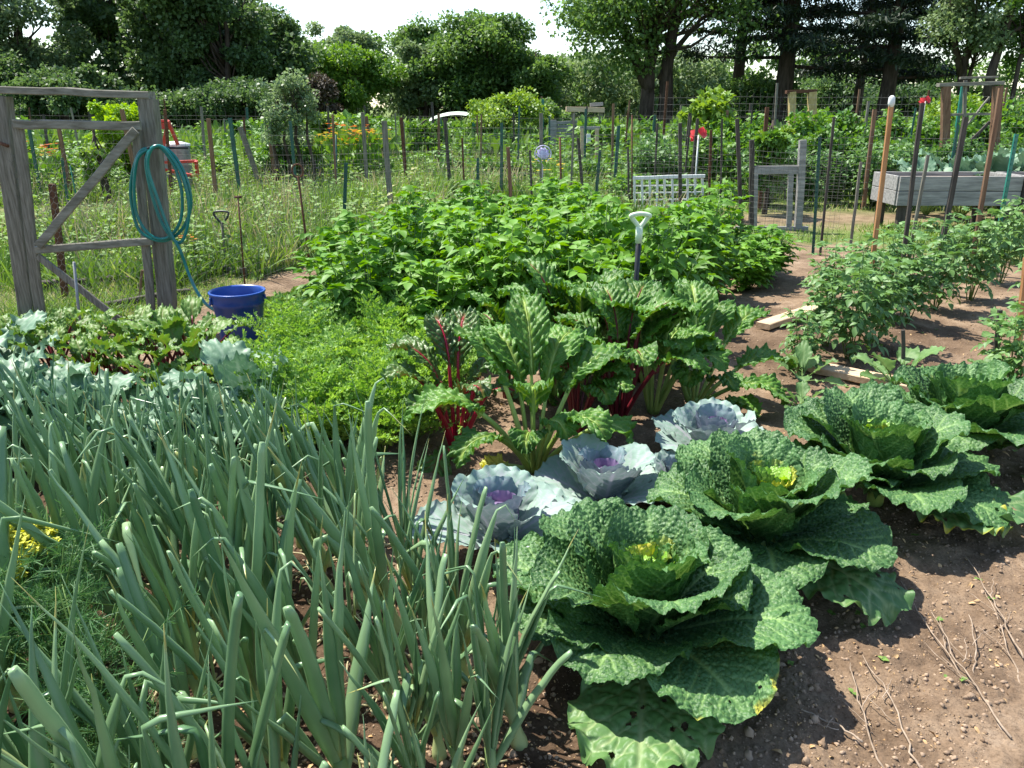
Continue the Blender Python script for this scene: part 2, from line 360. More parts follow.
solid('old_rail', (.13, .12, .09), (.29, .27, .22), .85, .15, 22, bump=.6, bscale=30, stretch=(.3, 1.5, 1.5), c3=(.36, .35, .27))
solid('grey_board', (.17, .165, .155), (.36, .345, .32), .85, .15, 9, bump=.5, bscale=22, stretch=(.3, 3, 3))
solid('dark_wood', (.04, .033, .028), (.10, .085, .07), .8, .2, 14, bump=.4, stretch=(3, 3, .3))
solid('brown_wood', (.13, .07, .04), (.25, .15, .09), .8, .2, 12, bump=.3, stretch=(3, 3, .3))
solid('orange_wood', (.33, .14, .055), (.52, .27, .12), .75, .2, 10, bump=.3, stretch=(4, 4, .35))
solid('pale_board', (.42, .29, .18), (.62, .48, .33), .8, .15, 8, bump=.4, stretch=(.5, 3, 3), contrast=(.3, .7))
solid('yellow_wood', (.38, .27, .10), (.55, .42, .2), .8, .2, 8)
solid('white_paint', (.62, .63, .60), (.80, .80, .77), .5, .4, 8)
solid('green_metal', (.006, .055, .042), (.012, .09, .065), .45, .5, 10)
solid('teal_metal', (.01, .14, .10), (.03, .22, .16), .45, .5, 10)
solid('rust', (.07, .035, .022), (.17, .08, .045), .85, .2, 30, metal=.2)
solid('wire', (.10, .10, .085), (.19, .185, .165), .9, .05, 20)
solid('wire_dark', (.05, .045, .04), (.12, .11, .10), .7, .3, 20, metal=.3)
solid('hose', (.0, .13, .115), (.005, .19, .16), .3, .5, 5)
solid('blue_plastic', (.012, .055, .26), (.018, .075, .33), .33, .5, 6)
solid('grip', (.55, .66, .45), (.72, .80, .62), .4, .5, 10)
solid('black_plastic', (.015, .015, .017), (.03, .03, .033), .45, .4, 10)
solid('red_paint', (.45, .03, .02), (.60, .07, .04), .5, .4, 6)
solid('orange_paint', (.6, .12, .03), (.7, .2, .06), .5, .4, 6)
solid('grey_metal', (.18, .18, .18), (.33, .33, .32), .5, .5, 8, metal=.3)
solid('stone', (.32, .29, .26), (.55, .52, .48), .85, .2, 20, bump=.5)
solid('twig', (.20, .145, .10), (.40, .31, .23), .8, .2, 20)
solid('lilac', (.42, .36, .62), (.72, .68, .85), .5, .3, 18)
solid('tarp', (.10, .28, .20), (.2, .42, .30), .6, .3, 8)
solid('clod', (.19, .13, .085), (.36, .26, .18), .95, .08, 35, usetint=True)
solid('litter', (.35, .20, .09), (.55, .38, .2), .85, .1, 30)
# ============================================================ GROUND
def ground_mat():
    m, nt, N, Lk = newmat('ground')
    out = N('ShaderNodeOutputMaterial'); bs = N('ShaderNodeBsdfPrincipled'); Lk(bs.outputs[0], out.inputs['Surface'])
    geo = N('ShaderNodeNewGeometry')
    def noise(s, d=5, r=.6):
        n = N('ShaderNodeTexNoise'); n.inputs['Scale'].default_value = s; n.inputs['Detail'].default_value = d; n.inputs['Roughness'].default_value = r; Lk(geo.outputs['Position'], n.inputs['Vector']); return n
    def ramp(src, stops):
        c = N('ShaderNodeValToRGB'); e = c.color_ramp.elements
        e[0].position, e[0].color = stops[0][0], rgb(stops[0][1]); e[1].position, e[1].color = stops[-1][0], rgb(stops[-1][1])
        for p, k in stops[1:-1]: x = e.new(p); x.color = rgb(k)
        Lk(src, c.inputs['Fac']); return c
    soil = ramp(noise(3.2, 9, .7).outputs['Fac'], [(.30, (.10, .067, .042)), (.47, (.19, .130, .084)), (.6, (.27, .192, .127)), (.72, (.37, .28, .20))])
    fine = ramp(noise(95, 6, .7).outputs['Fac'], [(.33, (.55, .5, .46)), (.5, (1, 1, 1)), (.68, (1.25, 1.2, 1.15))])
    mul = N('ShaderNodeMix'); mul.data_type = 'RGBA'; mul.blend_type = 'MULTIPLY'; mul.inputs['Factor'].default_value = .8; Lk(soil.outputs[0], mul.inputs['A']); Lk(fine.outputs[0], mul.inputs['B'])
    grass = ramp(noise(1.1, 8, .7).outputs['Fac'], [(.3, (.06, .10, .02)), (.5, (.12, .17, .04)), (.62, (.20, .20, .08)), (.72, (.26, .22, .12))])
    at = N('ShaderNodeAttribute'); at.attribute_name = 'tint'; av = N('ShaderNodeAttribute'); av.attribute_name = 'vein'
    damp_shade_mix = N('ShaderNodeMix'); damp_shade_mix.data_type = 'RGBA'; Lk(av.outputs['Fac'], damp_shade_mix.inputs['Factor']); Lk(mul.outputs['Result'], damp_shade_mix.inputs['A'])
    dk = N('ShaderNodeMix'); dk.data_type = 'RGBA'; dk.blend_type = 'MULTIPLY'; dk.inputs['Factor'].default_value = 1; Lk(mul.outputs['Result'], dk.inputs['A']); dk.inputs['B'].default_value = (.32, .27, .25, 1); Lk(dk.outputs['Result'], damp_shade_mix.inputs['B'])
    mx = N('ShaderNodeMix'); mx.data_type = 'RGBA'; Lk(at.outputs['Fac'], mx.inputs['Factor']); Lk(damp_shade_mix.outputs['Result'], mx.inputs['A']); Lk(grass.outputs[0], mx.inputs['B'])
    Lk(mx.outputs['Result'], bs.inputs['Base Color']); bs.inputs['Roughness'].default_value = .95; bs.inputs['Specular IOR Level'].default_value = .12
    b = N('ShaderNodeBump'); b.inputs['Strength'].default_value = .9; b.inputs['Distance'].default_value = .012; Lk(noise(60, 8, .75).outputs['Fac'], b.inputs['Height']); Lk(b.outputs[0], bs.inputs['Normal'])
ground_mat()
BACK = [(-9, 5.2), (-3.6, 5.9), (-2.7, 6.3), (-2.3, 8.2), (-1.9, 9.2), (0, 10.2), (3.2, 9.9), (4.6, 9.2), (7, 8.6), (14, 8.5)]
def grassy(x, y):
    lim = np.interp(x, [p[0] for p in BACK], [p[1] for p in BACK])
    g = sstep(-.35, .5, y - lim + 1.1 * fbm(x * 1.3, y * 1.3, 3))
    # weedy ground between the tub and the potatoes
    g2 = sstep(.2, .7, 1.25 - np.hypot((x + 1.35) / 1.0, (y - 6.6) / 1.2) + .5 * fbm(x * 3, y * 3, 8))
    mulch = np.exp(-((y - 12.2 - .12 * (x - 4)) / .9) ** 2) * sstep(2.2, 3.2, x) * sstep(12, 10, x)
    mulch2 = np.exp(-((y - 7.3 - .8 * fbm(x, y, 5)) / 1.5) ** 4) * sstep(-2.2, -2.6, x) * .5
    return np.clip(np.maximum(g, g2 * .9) * (1 - .9 * mulch) * np.clip(1 - .85 * mulch2, 0, 1), 0, 1)
def damp_shade(x, y):
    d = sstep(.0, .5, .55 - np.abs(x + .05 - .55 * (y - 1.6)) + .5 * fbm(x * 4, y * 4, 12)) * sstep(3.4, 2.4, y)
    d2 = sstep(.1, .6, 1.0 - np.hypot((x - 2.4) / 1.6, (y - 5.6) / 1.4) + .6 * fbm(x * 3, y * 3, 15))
    d3 = sstep(-.1, .25, -.05 - x - .45 * (y - 1.8) * (y > 1.8) + .12 * fbm(x * 3, y * 3, 18)) * sstep(4.6, 4.0, y) * .85  # onion bed painted darker: damp earth plus shade under the dense leaves
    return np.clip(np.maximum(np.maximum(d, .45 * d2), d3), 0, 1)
def gz(x, y, r=None):
    x = np.asarray(x, float); y = np.asarray(y, float)
    r = np.hypot(x, y)
    a = .05 * fbm(x * .8, y * .8, 21, 2) + .03 * fbm(x * 3.1, y * 3.1, 22, 2)
    f1, f2 = worley(x * 16, y * 16, 31); g1, g2 = worley(x * 42, y * 42, 33)
    near = sstep(9, 4, r)
    c = near * (.016 * (1 - f1) * (vnoise(x * 7, y * 7, 35) + .45).clip(0) + .008 * (1 - g1) + .020 * fbm(x * 14, y * 14, 36, 3))
    return a + c - .012
_r = np.concatenate([[0.0, .4, .8], np.exp(np.linspace(np.log(1.0), np.log(7.0), 400)), np.exp(np.linspace(np.log(7.15), np.log(40), 110)), [50, 70, 100, 150, 250, 420, 800]])
_a = np.concatenate([np.radians(np.linspace(-48, 48, 620)), np.radians(np.linspace(50, 310, 60))])
RR, AA = np.meshgrid(_r, _a, indexing='ij'); gx = RR * np.sin(AA); gy = RR * np.cos(AA)
gzz = gz(gx, gy); gzz = gzz * sstep(400, 40, RR)
nr, na = RR.shape; i = np.arange(nr - 1)[:, None] * na; j = np.arange(na)[None, :]
gq = np.stack([i + j, i + (j + 1) % na, i + na + (j + 1) % na, i + na + j], 2).reshape(-1, 4)[:, ::-1]
mb = MB(); mb.add(np.stack([gx, gy, gzz], 2), gq, None, grassy(gx, gy).ravel(), damp_shade(gx, gy).ravel())
structure(mb.build('ground', 'ground'))
def gh(x, y): return float(gz(np.array([x]), np.array([y]))[0])

# crumbs of earth and litter
mb = MB(); r_ = np.random.default_rng(4)
ico = []
for k in range(6):
    q = MB(); blob(q, (0, 0, 0), 1, seed=k * 3, nu=6, nv=5, amp=.6, sq=(1, .8, .6)); ico.append((q.v[0], q.q[0]))
def crumbs(n, x0, x1, y0, y1, s0, s1):
    for k in range(6):
        m = n // 6; rr = y0 * (y1 / y0) ** r_.random(m); x = (r_.random(m) * (x1 - x0) + x0) * rr; y = rr
        ok = grassy(x, y) < .4; x, y = x[ok], y[ok]; m = len(x)
        z = gz(x, y); s = s0 + (s1 - s0) * r_.random(m) ** 4
        f = r_.normal(size=(m, 3)) * (1, 1, .2)
        scatter(mb, ico[k], np.stack([x, y, z + s * .15], 1), f, np.tile((0, 0, 1.), (m, 1)), s, .35 + .4 * r_.random(m))
crumbs(26000, -.62, .75, 1.45, 7.5, .0018, .009)
crumbs(700, -.62, .75, 1.5, 8, .008, .020)
stuff(mb.build('soil_crumbs', 'clod'), 'small crumbs of brown earth over the bare soil', 'earth')
mb = MB(); n = 5200; yy = 1.45 * 5 ** r_.random(n); xx = (r_.random(n) * 1.35 - .6) * yy; ok = grassy(xx, yy) < .5; xx, yy = xx[ok], yy[ok]; n = len(xx)
tpl = leaf_tpl([.1, .4, .3, .02], .5, .8)
scatter(mb, tpl, np.stack([xx, yy, gz(xx, yy) + .004], 1), r_.normal(size=(n, 3)) * (1, 1, .25), r_.normal(size=(n, 3)) * .4 + (0, 0, 1), .006 + .03 * r_.random(n) ** 4, r_.random(n))
stuff(mb.build('plant_debris', 'litter'), 'tan scraps of dead leaf scattered on the soil', 'litter')
# small green seedlings scattered on bare soil
def seedlings(n, seed):
    r = np.random.default_rng(seed); mb = MB(); F_ = Fol()
    for _ in range(n):
        y = 1.9 * 4.2 ** r.random(); x = y * r.uniform(.35, .72)
        for k in range(r.integers(3, 8)):
            a = r.random() * 6.3; F_.add((x, y, gh(x, y) + .004), (math.cos(a), math.sin(a), .5), (0, 0, 1), r.uniform(.008, .02), r.uniform(.3, .8))
    F_.flush(mb, OVAL); return mb
stuff(seedlings(90, 3).build('weeds', 'weed'), 'tiny green weed seedlings on the bare soil', 'weeds')

# ============================================================ meadow of weeds beyond the garden
def grass_field(name, label, n, region, hts, mats, seed, blade=BLADE, wide=1., lean=.35, accept=None, tint=(.25, .8)):
    r = np.random.default_rng(seed); x0, x1, y0, y1 = region
    y = y0 * (y1 / y0) ** r.random(n); x = (r.random(n) * (x1 - x0) + x0) * y
    ok = grassy(x, y) > .5
    if accept is not None: ok &= accept(x, y, r)
    x, y = x[ok], y[ok]; m = len(x)
    patch = fbm(x * .9, y * .5, seed + 2, 3)
    h = (hts[0] + (hts[1] - hts[0]) * np.clip(.5 + patch + .5 * (r.random(m) - .3), 0.05, 1.2))
    f = np.stack([r.normal(0, lean, m), r.normal(0, lean, m), np.ones(m)], 1)
    up = r.normal(size=(m, 3)) * (1, 1, 0) + 1e-3
    t = tint[0] + (tint[1] - tint[0]) * r.random(m) + .35 * fbm(x * .6, y * .6, seed + 9, 2)
    mb = MB(); scatter(mb, blade, np.stack([x, y, gz(x, y) * 1.0], 1), f, up, h, t, 0, wide * (1 + y * .04))
    return stuff(mb.build(name, mats), label, 'grass')
def openness(x, y, r):
    # keep a gravelly path and cleared plots open
    v = fbm(x * .35, y * .25, 77, 2)
    path = (y > 5.8) & (y < 8.8) & (x < -2.6)
    right = (x > 2.2) & (y < 14.5)
    tubw = (x < -.5) & (x > -3) & (y < 7.8)
    return (v > -.28) & ~(path & (r.random(len(x)) < .45)) & ~(right) & ~(tubw)
grass_field('tall_grass', 'tall green weeds and grass beyond the wire fence', 60000, (-.66, .40, 7.2, 26), (.10, .50), 'weed', 5, wide=.8, lean=.45, accept=openness)
grass_field('dry_grass', 'straw coloured seeding grass stalks among the weeds', 9000, (-.66, .36, 8, 30), (.25, .68), 'straw', 6, wide=.32, lean=.25, accept=openness)
grass_field('short_grass', 'short bright grass strip in front of the planter', 26000, (-.3, .8, 8, 16), (.03, .15), 'weed', 7, wide=2, accept=lambda x, y, r: (x > 2.0) & (r.random(len(x)) < .9), tint=(.4, .95))
grass_field('path_weeds', 'patchy low weeds on the trodden ground behind the gate', 16000, (-.75, -.25, 5.6, 9.5), (.03, .16), 'weed', 18, wide=1.1, lean=.7, accept=lambda x, y, r: (x < -2.3) & (r.random(len(x)) < .8), tint=(.3, .8))
grass_field('ground_cover', 'low green weeds covering the ground by the blue tub', 14000, (-.45, -.02, 5.4, 9), (.02, .10), 'weed', 8, blade=OVAL, wide=.9, lean=1.2, accept=lambda x, y, r: (x > -2.5) & (x < -.3), tint=(.35, .8))
grass_field('distant_grass', 'green and straw coloured field grass below the trees', 40000, (-.75, .8, 22, 80), (.3, .95), 'weed', 9, wide=3, accept=lambda x, y, r: y > 18)
# broadleaf weeds in the meadow
def weed_mass(name, label, n, region, mats, seed, size=(.03, .07), hh=.5, acc=openness, cat='weeds'):
    r = np.random.default_rng(seed); x0, x1, y0, y1 = region
    m = n; y = y0 * (y1 / y0) ** r.random(m); x = (r.random(m) * (x1 - x0) + x0) * y
    ok = (grassy(x, y) > .5) & acc(x, y, r); x, y = x[ok], y[ok]
    F_ = Fol(); mb = MB()
    for X, Y in zip(x, y):
        H = hh * r.uniform(.4, 1.15); k = int(r.integers(14, 26)); lx, ly = r.normal(0, .1, 2)
        z0 = gh(X, Y)
        for i in range(k):
            q = (i + 1) / k; a = i * 2.4 + r.random(); s = r.uniform(*size) * (1 + Y * .035)
            F_.add((X + lx * q + math.cos(a) * .03, Y + ly * q + math.sin(a) * .03, z0 + H * q), (math.cos(a), math.sin(a), r.uniform(-.2, .7)), (r.normal(0, .2), r.normal(0, .2), 1), s, r.uniform(.25, .8) + .1 * math.sin(X * 3))
    F_.flush(mb, FAR, wide=1.0)
    return stuff(mb.build(name, mats), label, cat)
weed_mass('undergrowth', 'leafy green weeds growing thick beyond the wire fence', 2300, (-.66, .33, 7.6, 24), 'weed', 14)
weed_mass('meadow_weeds', 'pale green broad leaved weeds across the far plots', 1500, (-.7, .8, 17, 60), 'bean', 15, size=(.06, .12), hh=.8, acc=lambda x, y, r: y > 15)
# ============================================================ CABBAGES
def cab_leaf(root, az, seed, L=.4, W=.2, pitch=20, bend=40, roll=25, cup=.5, z0=.05, r0=.03, mat='savoy', blister=(.008, .026), ruffle=(.014, 8), n=56, name='leaf', label=None, tint=.5, holes=0, yellow=0., **kw):
    mb = MB(); V, Q, vv, rho, q = big_leaf(L, W, seed, n, pitch, bend, roll, cup, blister, ruffle, origin=(r0, z0), holes=holes, **kw)
    rr = np.random.default_rng(seed); t = tint + rr.uniform(-.12, .12)
    tt = t + yellow * sstep(.82, 1.0, rho) * (fbm(V[:, 0] * 9 + seed, V[:, 1] * 9, seed, 2) > -.05)
    mb.add(V, Q, None, tt, vv)
    return mb.build(name, mat, root, rot=(0, 0, R(az)), label=label)
def savoy(loc, seed, label, sc=1., outer=None, n=52, rz=0.):
    r = np.random.default_rng(seed)
    root = thing('savoy_cabbage', label, 'cabbage', (loc[0], loc[1], gh(*loc)), R(rz), 'savoy cabbages in a row', (sc, sc, sc * 1.15))
    mb = MB(); tube(mb, [(0, 0, -.02), (0, 0, .09)], [.03, .035], 10); mb.build('stem', 'green_stalk', root)
    outer = outer or [(-25, 14), (-72, 20), (-125, 18), (-170, 16), (140, 22), (95, 30), (50, 24), (12, 18)]
    k = 0
    for az, pt in outer:
        k += 1; cab_leaf(root, az + r.uniform(-5, 5), seed * 50 + k, L=r.uniform(.38, .47), W=r.uniform(.19, .23), pitch=pt + r.uniform(6, 20), bend=r.uniform(28, 45), roll=r.uniform(5, 30), cup=r.uniform(.15, .4), z0=.05, edge_wob=.035, ruffle=(.015, 7), n=n + 52, yellow=.3 if r.random() < .3 else 0, holes=r.integers(0, 7), blister=(.0065, .017))
    for i in range(6):
        k += 1; cab_leaf(root, -95 + i * 60 + r.uniform(-14, 14), seed * 50 + k, L=r.uniform(.31, .39), W=r.uniform(.165, .205), pitch=r.uniform(40, 60), bend=r.uniform(12, 30), roll=r.uniform(10, 40), cup=r.uniform(.5, .8), z0=.07, edge_wob=.035, ruffle=(.013, 8), n=n + 44, blister=(.0065, .016), tint=.48)
    for i in range(5):
        k += 1; cab_leaf(root, -70 + i * 72 + r.uniform(-14, 14), seed * 50 + k, L=r.uniform(.25, .31), W=r.uniform(.135, .165), pitch=r.uniform(58, 74), bend=r.uniform(-8, 6), roll=r.uniform(18, 50), cup=r.uniform(.8, 1.05), z0=.08, r0=.03, edge_wob=.04, ruffle=(.010, 10), n=n + 28, blister=(.0055, .015), tint=.55)
    for i in range(5):
        k += 1; cab_leaf(root, -100 + i * 72 + r.uniform(-8, 8), seed * 50 + k, L=r.uniform(.215, .235), W=r.uniform(.095, .11), pitch=r.uniform(76, 84), bend=r.uniform(-22, -8), roll=r.uniform(20, 50), cup=r.uniform(1.0, 1.3), z0=.085, r0=.028, ruffle=(.010, 13), n=n + 8, blister=(.005, .016), tint=.75)
    for i in range(6):
        k += 1; cab_leaf(root, i * 63 + r.uniform(-8, 8), seed * 50 + k, L=r.uniform(.15, .175), W=r.uniform(.065, .08), pitch=r.uniform(78, 88), bend=r.uniform(-30, -5), roll=r.uniform(70, 110), cup=r.uniform(1.0, 1.3), tint=.35, z0=.125 + .002 * i, r0=.036 - .003 * i, mat='savoy_heart', ruffle=(.006, 12), n=42, blister=(.004, .012), name='heart_leaf', side_sp=.02)
    mb = MB(); blob(mb, (0, 0, .22), .05, seed, nu=40, nv=26, amp=.1); v = mb.v[0]; f1, f2 = worley(np.arctan2(v[:, 0], v[:, 1]) * 4, v[:, 2] * 60, seed)
    mb.v[0] = v + norm(v - (0, 0, .22)) * (.012 * (1 - np.exp(-3 * (f2 - f1))))[:, None]; mb.build('heart', 'savoy_heart', root)
    return root
cA = savoy((.405, 2.08), 1, 'largest savoy cabbage, nearest to the onions, with open yellow-green heart', n=60, sc=1.04,
      outer=[(-22, 12), (-62, 16), (-118, 16), (-160, 14), (165, 22), (120, 30), (78, 34), (40, 24), (8, 16)])
cab_leaf(cA, -100, 901, L=.44, W=.20, pitch=4, bend=12, roll=0, cup=-.15, z0=.05, r0=.10, mat='savoy_ground', blister=(.008, .055), ruffle=(.028, 7), edge_wob=.12, holes=9, n=90, name='leaf', label='pale smooth lower leaf lying flat on the soil', side_sp=.075, vein_w=.005)
cB = savoy((.93, 2.62), 2, 'second savoy cabbage from the onions, with a broad leaf flat on bare soil', rz=20, sc=1.05)
cab_leaf(cB, -75, 902, L=.44, W=.17, pitch=12, bend=34, roll=0, cup=-.1, z0=.06, r0=.08, mat='savoy_ground', blister=(.006, .05), ruffle=(.026, 7), edge_wob=.11, holes=6, n=60, label='flat lower leaf resting on the soil', side_sp=.07, vein_w=.005, tint=.3)
cC = savoy((1.56, 3.10), 3, 'third savoy cabbage from the onions, with drooping yellow-tipped lower leaf', rz=75, sc=1.1)
cab_leaf(cC, -105, 903, L=.46, W=.16, pitch=14, bend=36, roll=0, cup=-.1, z0=.06, r0=.10, mat='savoy_ground', blister=(.006, .05), ruffle=(.026, 7), edge_wob=.11, holes=6, n=60, label='flat lower leaf resting on the soil', side_sp=.07, tint=.15)
cab_leaf(cC, -130, 904, L=.40, W=.15, pitch=18, bend=40, roll=0, cup=-.1, z0=.06, r0=.08, mat='savoy_ground', blister=(.006, .05), ruffle=(.026, 7), edge_wob=.11, holes=6, n=50, label='lower leaf with a yellow tip', yellow=.6)
cD = savoy((2.16, 3.58), 4, 'farthest savoy cabbage in the row, beside the timber board', sc=1.15, n=46, rz=140)

def redcab(loc, seed, label, sc=1., rz=0.):
    r = np.random.default_rng(seed)
    root = thing('red_cabbage', label, 'cabbage', (loc[0], loc[1], gh(*loc)), R(rz), 'young red cabbages behind the savoys', sc)
    mb = MB(); tube(mb, [(0, 0, -.02), (0, 0, .1)], [.02, .024], 8); mb.build('stem', 'green_stalk', root)
    k = 0
    for nn, L, W, pt, bd, rl, cp, z0 in ((5, .30, .165, 30, 22, 10, .45, .05), (4, .27, .155, 56, 6, 20, .7, .07), (3, .21, .125, 74, -8, 25, .95, .08)):
        for i in range(nn):
            k += 1; cab_leaf(root, i * 360 / nn + 20 * k + r.uniform(-10, 10), seed * 60 + k, L=L * r.uniform(.92, 1.08), W=W * r.uniform(.92, 1.08), pitch=pt + r.uniform(-5, 5), bend=bd, roll=rl, cup=cp, z0=z0, mat='redcab' if L > .25 else 'redcab_inner', blister=(.0026, .045), ruffle=(.011, 8), n=40, side_sp=.05, vein_w=.003, tint=.5)
    for i in range(4):
        k += 1; cab_leaf(root, i * 90 + r.uniform(-10, 10), seed * 60 + k, L=.15, W=.085, pitch=84, bend=-25, roll=40, cup=1.2, z0=.09, r0=.045, mat='redcab_heart', blister=(.001, .03), ruffle=(.006, 8), n=26, name='heart_leaf', side_sp=.025, vein_w=.002)
    mb = MB(); blob(mb, (0, 0, .15), .062, seed, nu=20, nv=14, amp=.08); mb.build('heart', 'redcab_heart', root)
    return root
redcab((-.04, 2.63), 5, 'blue-grey red cabbage closest to the onion leaves', 1.0)
redcab((.38, 2.98), 6, 'blue-grey red cabbage between two others of its row, purple heart showing', .97, 40)
redcab((.93, 3.42), 7, 'blue-grey red cabbage below the red stemmed chard, pale cupped leaves', .97, 100)
redcab((.72, 3.12), 8, 'small pale red cabbage wedged behind the largest savoy cabbage', .72, 10)

# ============================================================ CHARD
def chard_leaf(root, az, seed, Ls, L, W, pitch, bendS, bendB, stalk='green_stalk', mat='chard', name='leaf', n=54, sr=.011, label=None, cup=.35, r0=.02, tint=.5, roll=15, blister=(.009, .034)):
    r, z, pe = curve_rz(Ls, pitch, bendS)
    mb = MB(); V, Q, vv, rho, q = big_leaf(L, W, seed, n, pe, bendB, roll, cup, blister, (.016, 11), base=.42, obov=.15, pillow=.012, cellv=.1, origin=(r0 + r[-1], z[-1]), side_sp=.036, vein_w=.0022, midw=.009, droop_pow=1.2)
    rr = np.random.default_rng(seed); mb.add(V, Q, None, tint + rr.uniform(-.15, .15), vv)
    lf = mb.build(name, mat, root, rot=(0, 0, R(az)), label=label)
    # stalk runs on under the blade as its midrib
    K = 14; ss = np.linspace(0, .8, K); ang = R(pe) - R(bendB) * ss ** 1.2; ds = ss[1] * L
    mr = r[-1] + np.concatenate([[0], np.cumsum(np.cos(ang[:-1]) * ds)]); mz = z[-1] + np.concatenate([[0], np.cumsum(np.sin(ang[:-1]) * ds)])
    allr = np.concatenate([r, mr[1:]]) + r0; allz = np.concatenate([z, mz[1:]]); rad = np.concatenate([np.linspace(sr * 1.35, sr, len(r)), np.linspace(sr * .9, sr * .2, K - 1)])
    off = np.concatenate([np.zeros(len(r)), np.full(K - 1, -.001)])
    m2 = MB(); tube(m2, np.stack([allr, allr * 0, allz + off], 1), rad, 7, tint=rr.uniform(.3, .7), flat=.7, up=(0, 1, 0)); m2.build('stalk', stalk, lf)
    return lf
def chard(loc, seed, label, leaves, stalk, mat, group='swiss chard plants', sc=1., rz=0.):
    leaves = [(a[0], a[1], a[2] * 1.12, a[3] * 1.08, a[4], a[5], a[6] + 32) + tuple(a[7:]) for a in leaves]
    root = thing('chard_plant', label, 'chard', (loc[0], loc[1], gh(*loc)), R(rz), group, sc)
    mb = MB(); tube(mb, [(0, 0, -.03), (0, 0, .05)], [.03, .028], 9); mb.build('crown', stalk, root)
    for i, l in enumerate(leaves): chard_leaf(root, l[0], seed * 40 + i, *l[1:], stalk=stalk, mat=mat)
    return root
# (az, stalk length, blade length, half width, pitch, stalk bend, blade bend)
green = [(-172, .36, .34, .115, 62, 22, 62), (165, .40, .32, .11, 76, 5, 20), (100, .44, .40, .095, 84, 2, 40), (-140, .26, .26, .085, 60, 25, 70), (-10, .34, .22, .10, 52, 25, 110),
         (20, .38, .34, .12, 72, 8, 60), (60, .40, .34, .11, 76, 4, 60), (-60, .26, .18, .08, 74, 10, 110), (-100, .2, .2, .08, 72, 10, 90), (130, .40, .34, .115, 78, 0, 60), (-40, .3, .24, .09, 66, 14, 90), (-95, .30, .26, .085, 84, 0, 60)]
gch = chard((.10, 3.36), 11, 'large green chard plant with pale yellow-green stalks and puckered drooping leaves', green, 'green_stalk', 'chard')
chard_leaf(gch, 172, 555, .10, .13, .06, 14, 12, 6, stalk='green_stalk', mat='chard_yellow', name='leaf', n=24, label='yellow withered leaf on the soil', blister=(.004, .03))
redl = [(165, .34, .30, .10, 80, 4, 60), (200, .30, .26, .10, 74, 6, 50), (20, .33, .28, .10, 78, 4, 75), (80, .40, .3, .10, 84, 0, 40), (120, .42, .26, .09, 84, 0, 40), (-20, .28, .24, .09, 70, 8, 80),
        (-110, .12, .24, .085, 38, 40, 75), (-60, .3, .22, .08, 76, 4, 80), (240, .24, .24, .09, 70, 8, 60)]
chard((-.27, 3.62), 12, 'red chard plant with crimson stalks and dark bronze-green leaves beside the carrots', redl, 'red_stalk', 'chard_red')
rl2 = [(150, .36, .30, .11, 76, 6, 60), (190, .34, .28, .11, 68, 8, 80), (215, .32, .28, .11, 72, 8, 70), (60, .44, .34, .12, 82, 2, 50), (110, .42, .32, .12, 84, 0, 45), (20, .40, .34, .12, 74, 6, 60), (-30, .34, .28, .11, 66, 10, 85),
       (-80, .34, .26, .10, 76, 4, 90), (-120, .36, .26, .10, 76, 4, 90), (0, .38, .32, .12, 78, 4, 40), (-5, .44, .3, .12, 84, 2, 60), (170, .44, .32, .12, 84, 0, 50)]
chard((.57, 3.98), 13, 'big chard plant with dark red stalks in front of the potato shovel', rl2, 'dark_red_stalk', 'chard')
chard((.30, 4.42), 14, 'tall green chard plant behind the pale stalked one', [(a[0] + 40,) + a[1:] for a in green], 'dark_red_stalk', 'chard', sc=1.02)
yl = [(10, .30, .32, .12, 52, 20, 40), (-25, .24, .28, .11, 46, 20, 50), (60, .36, .32, .12, 74, 8, 40), (120, .34, .30, .11, 74, 8, 60), (170, .34, .28, .11, 70, 8, 60), (-70, .22, .22, .09, 60, 10, 60), (-110, .24, .22, .10, 66, 10, 80), (30, .38, .32, .11, 66, 10, 30), (90, .4, .34, .12, 82, 4, 40), (-45, .18, .2, .09, 30, 10, 30)]
chard((1.02, 4.22), 15, 'broad chard plant with yellow veins spreading towards the timber board', yl, 'green_stalk', 'chard', rz=0)
chard((.80, 4.65), 16, 'low chard plant half hidden at the foot of the shovel', [(a[0] + 75,) + a[1:] for a in yl], 'dark_red_stalk', 'chard', sc=.95)
chard((.42, 4.62), 18, 'chard plant pressed against the potato leaves behind the dark stalked one', [(a[0] + 200,) + a[1:] for a in rl2], 'green_stalk', 'chard', sc=1.0)
chard((.78, 4.15), 19, 'chard plant filling the gap between the dark stalked and yellow veined ones', [(a[0] + 130,) + a[1:] for a in rl2], 'green_stalk', 'chard', sc=.95)
chard((.33, 3.80), 20, 'low chard plant tucked behind the pale stalked one', [(a[0] + 100,) + a[1:] for a in rl2], 'dark_red_stalk', 'chard', sc=.8)
chard((-.02, 4.35), 17, 'chard plant hidden between the potatoes and the crimson one', [(a[0] + 105,) + a[1:] for a in redl], 'dark_red_stalk', 'chard', sc=.95)

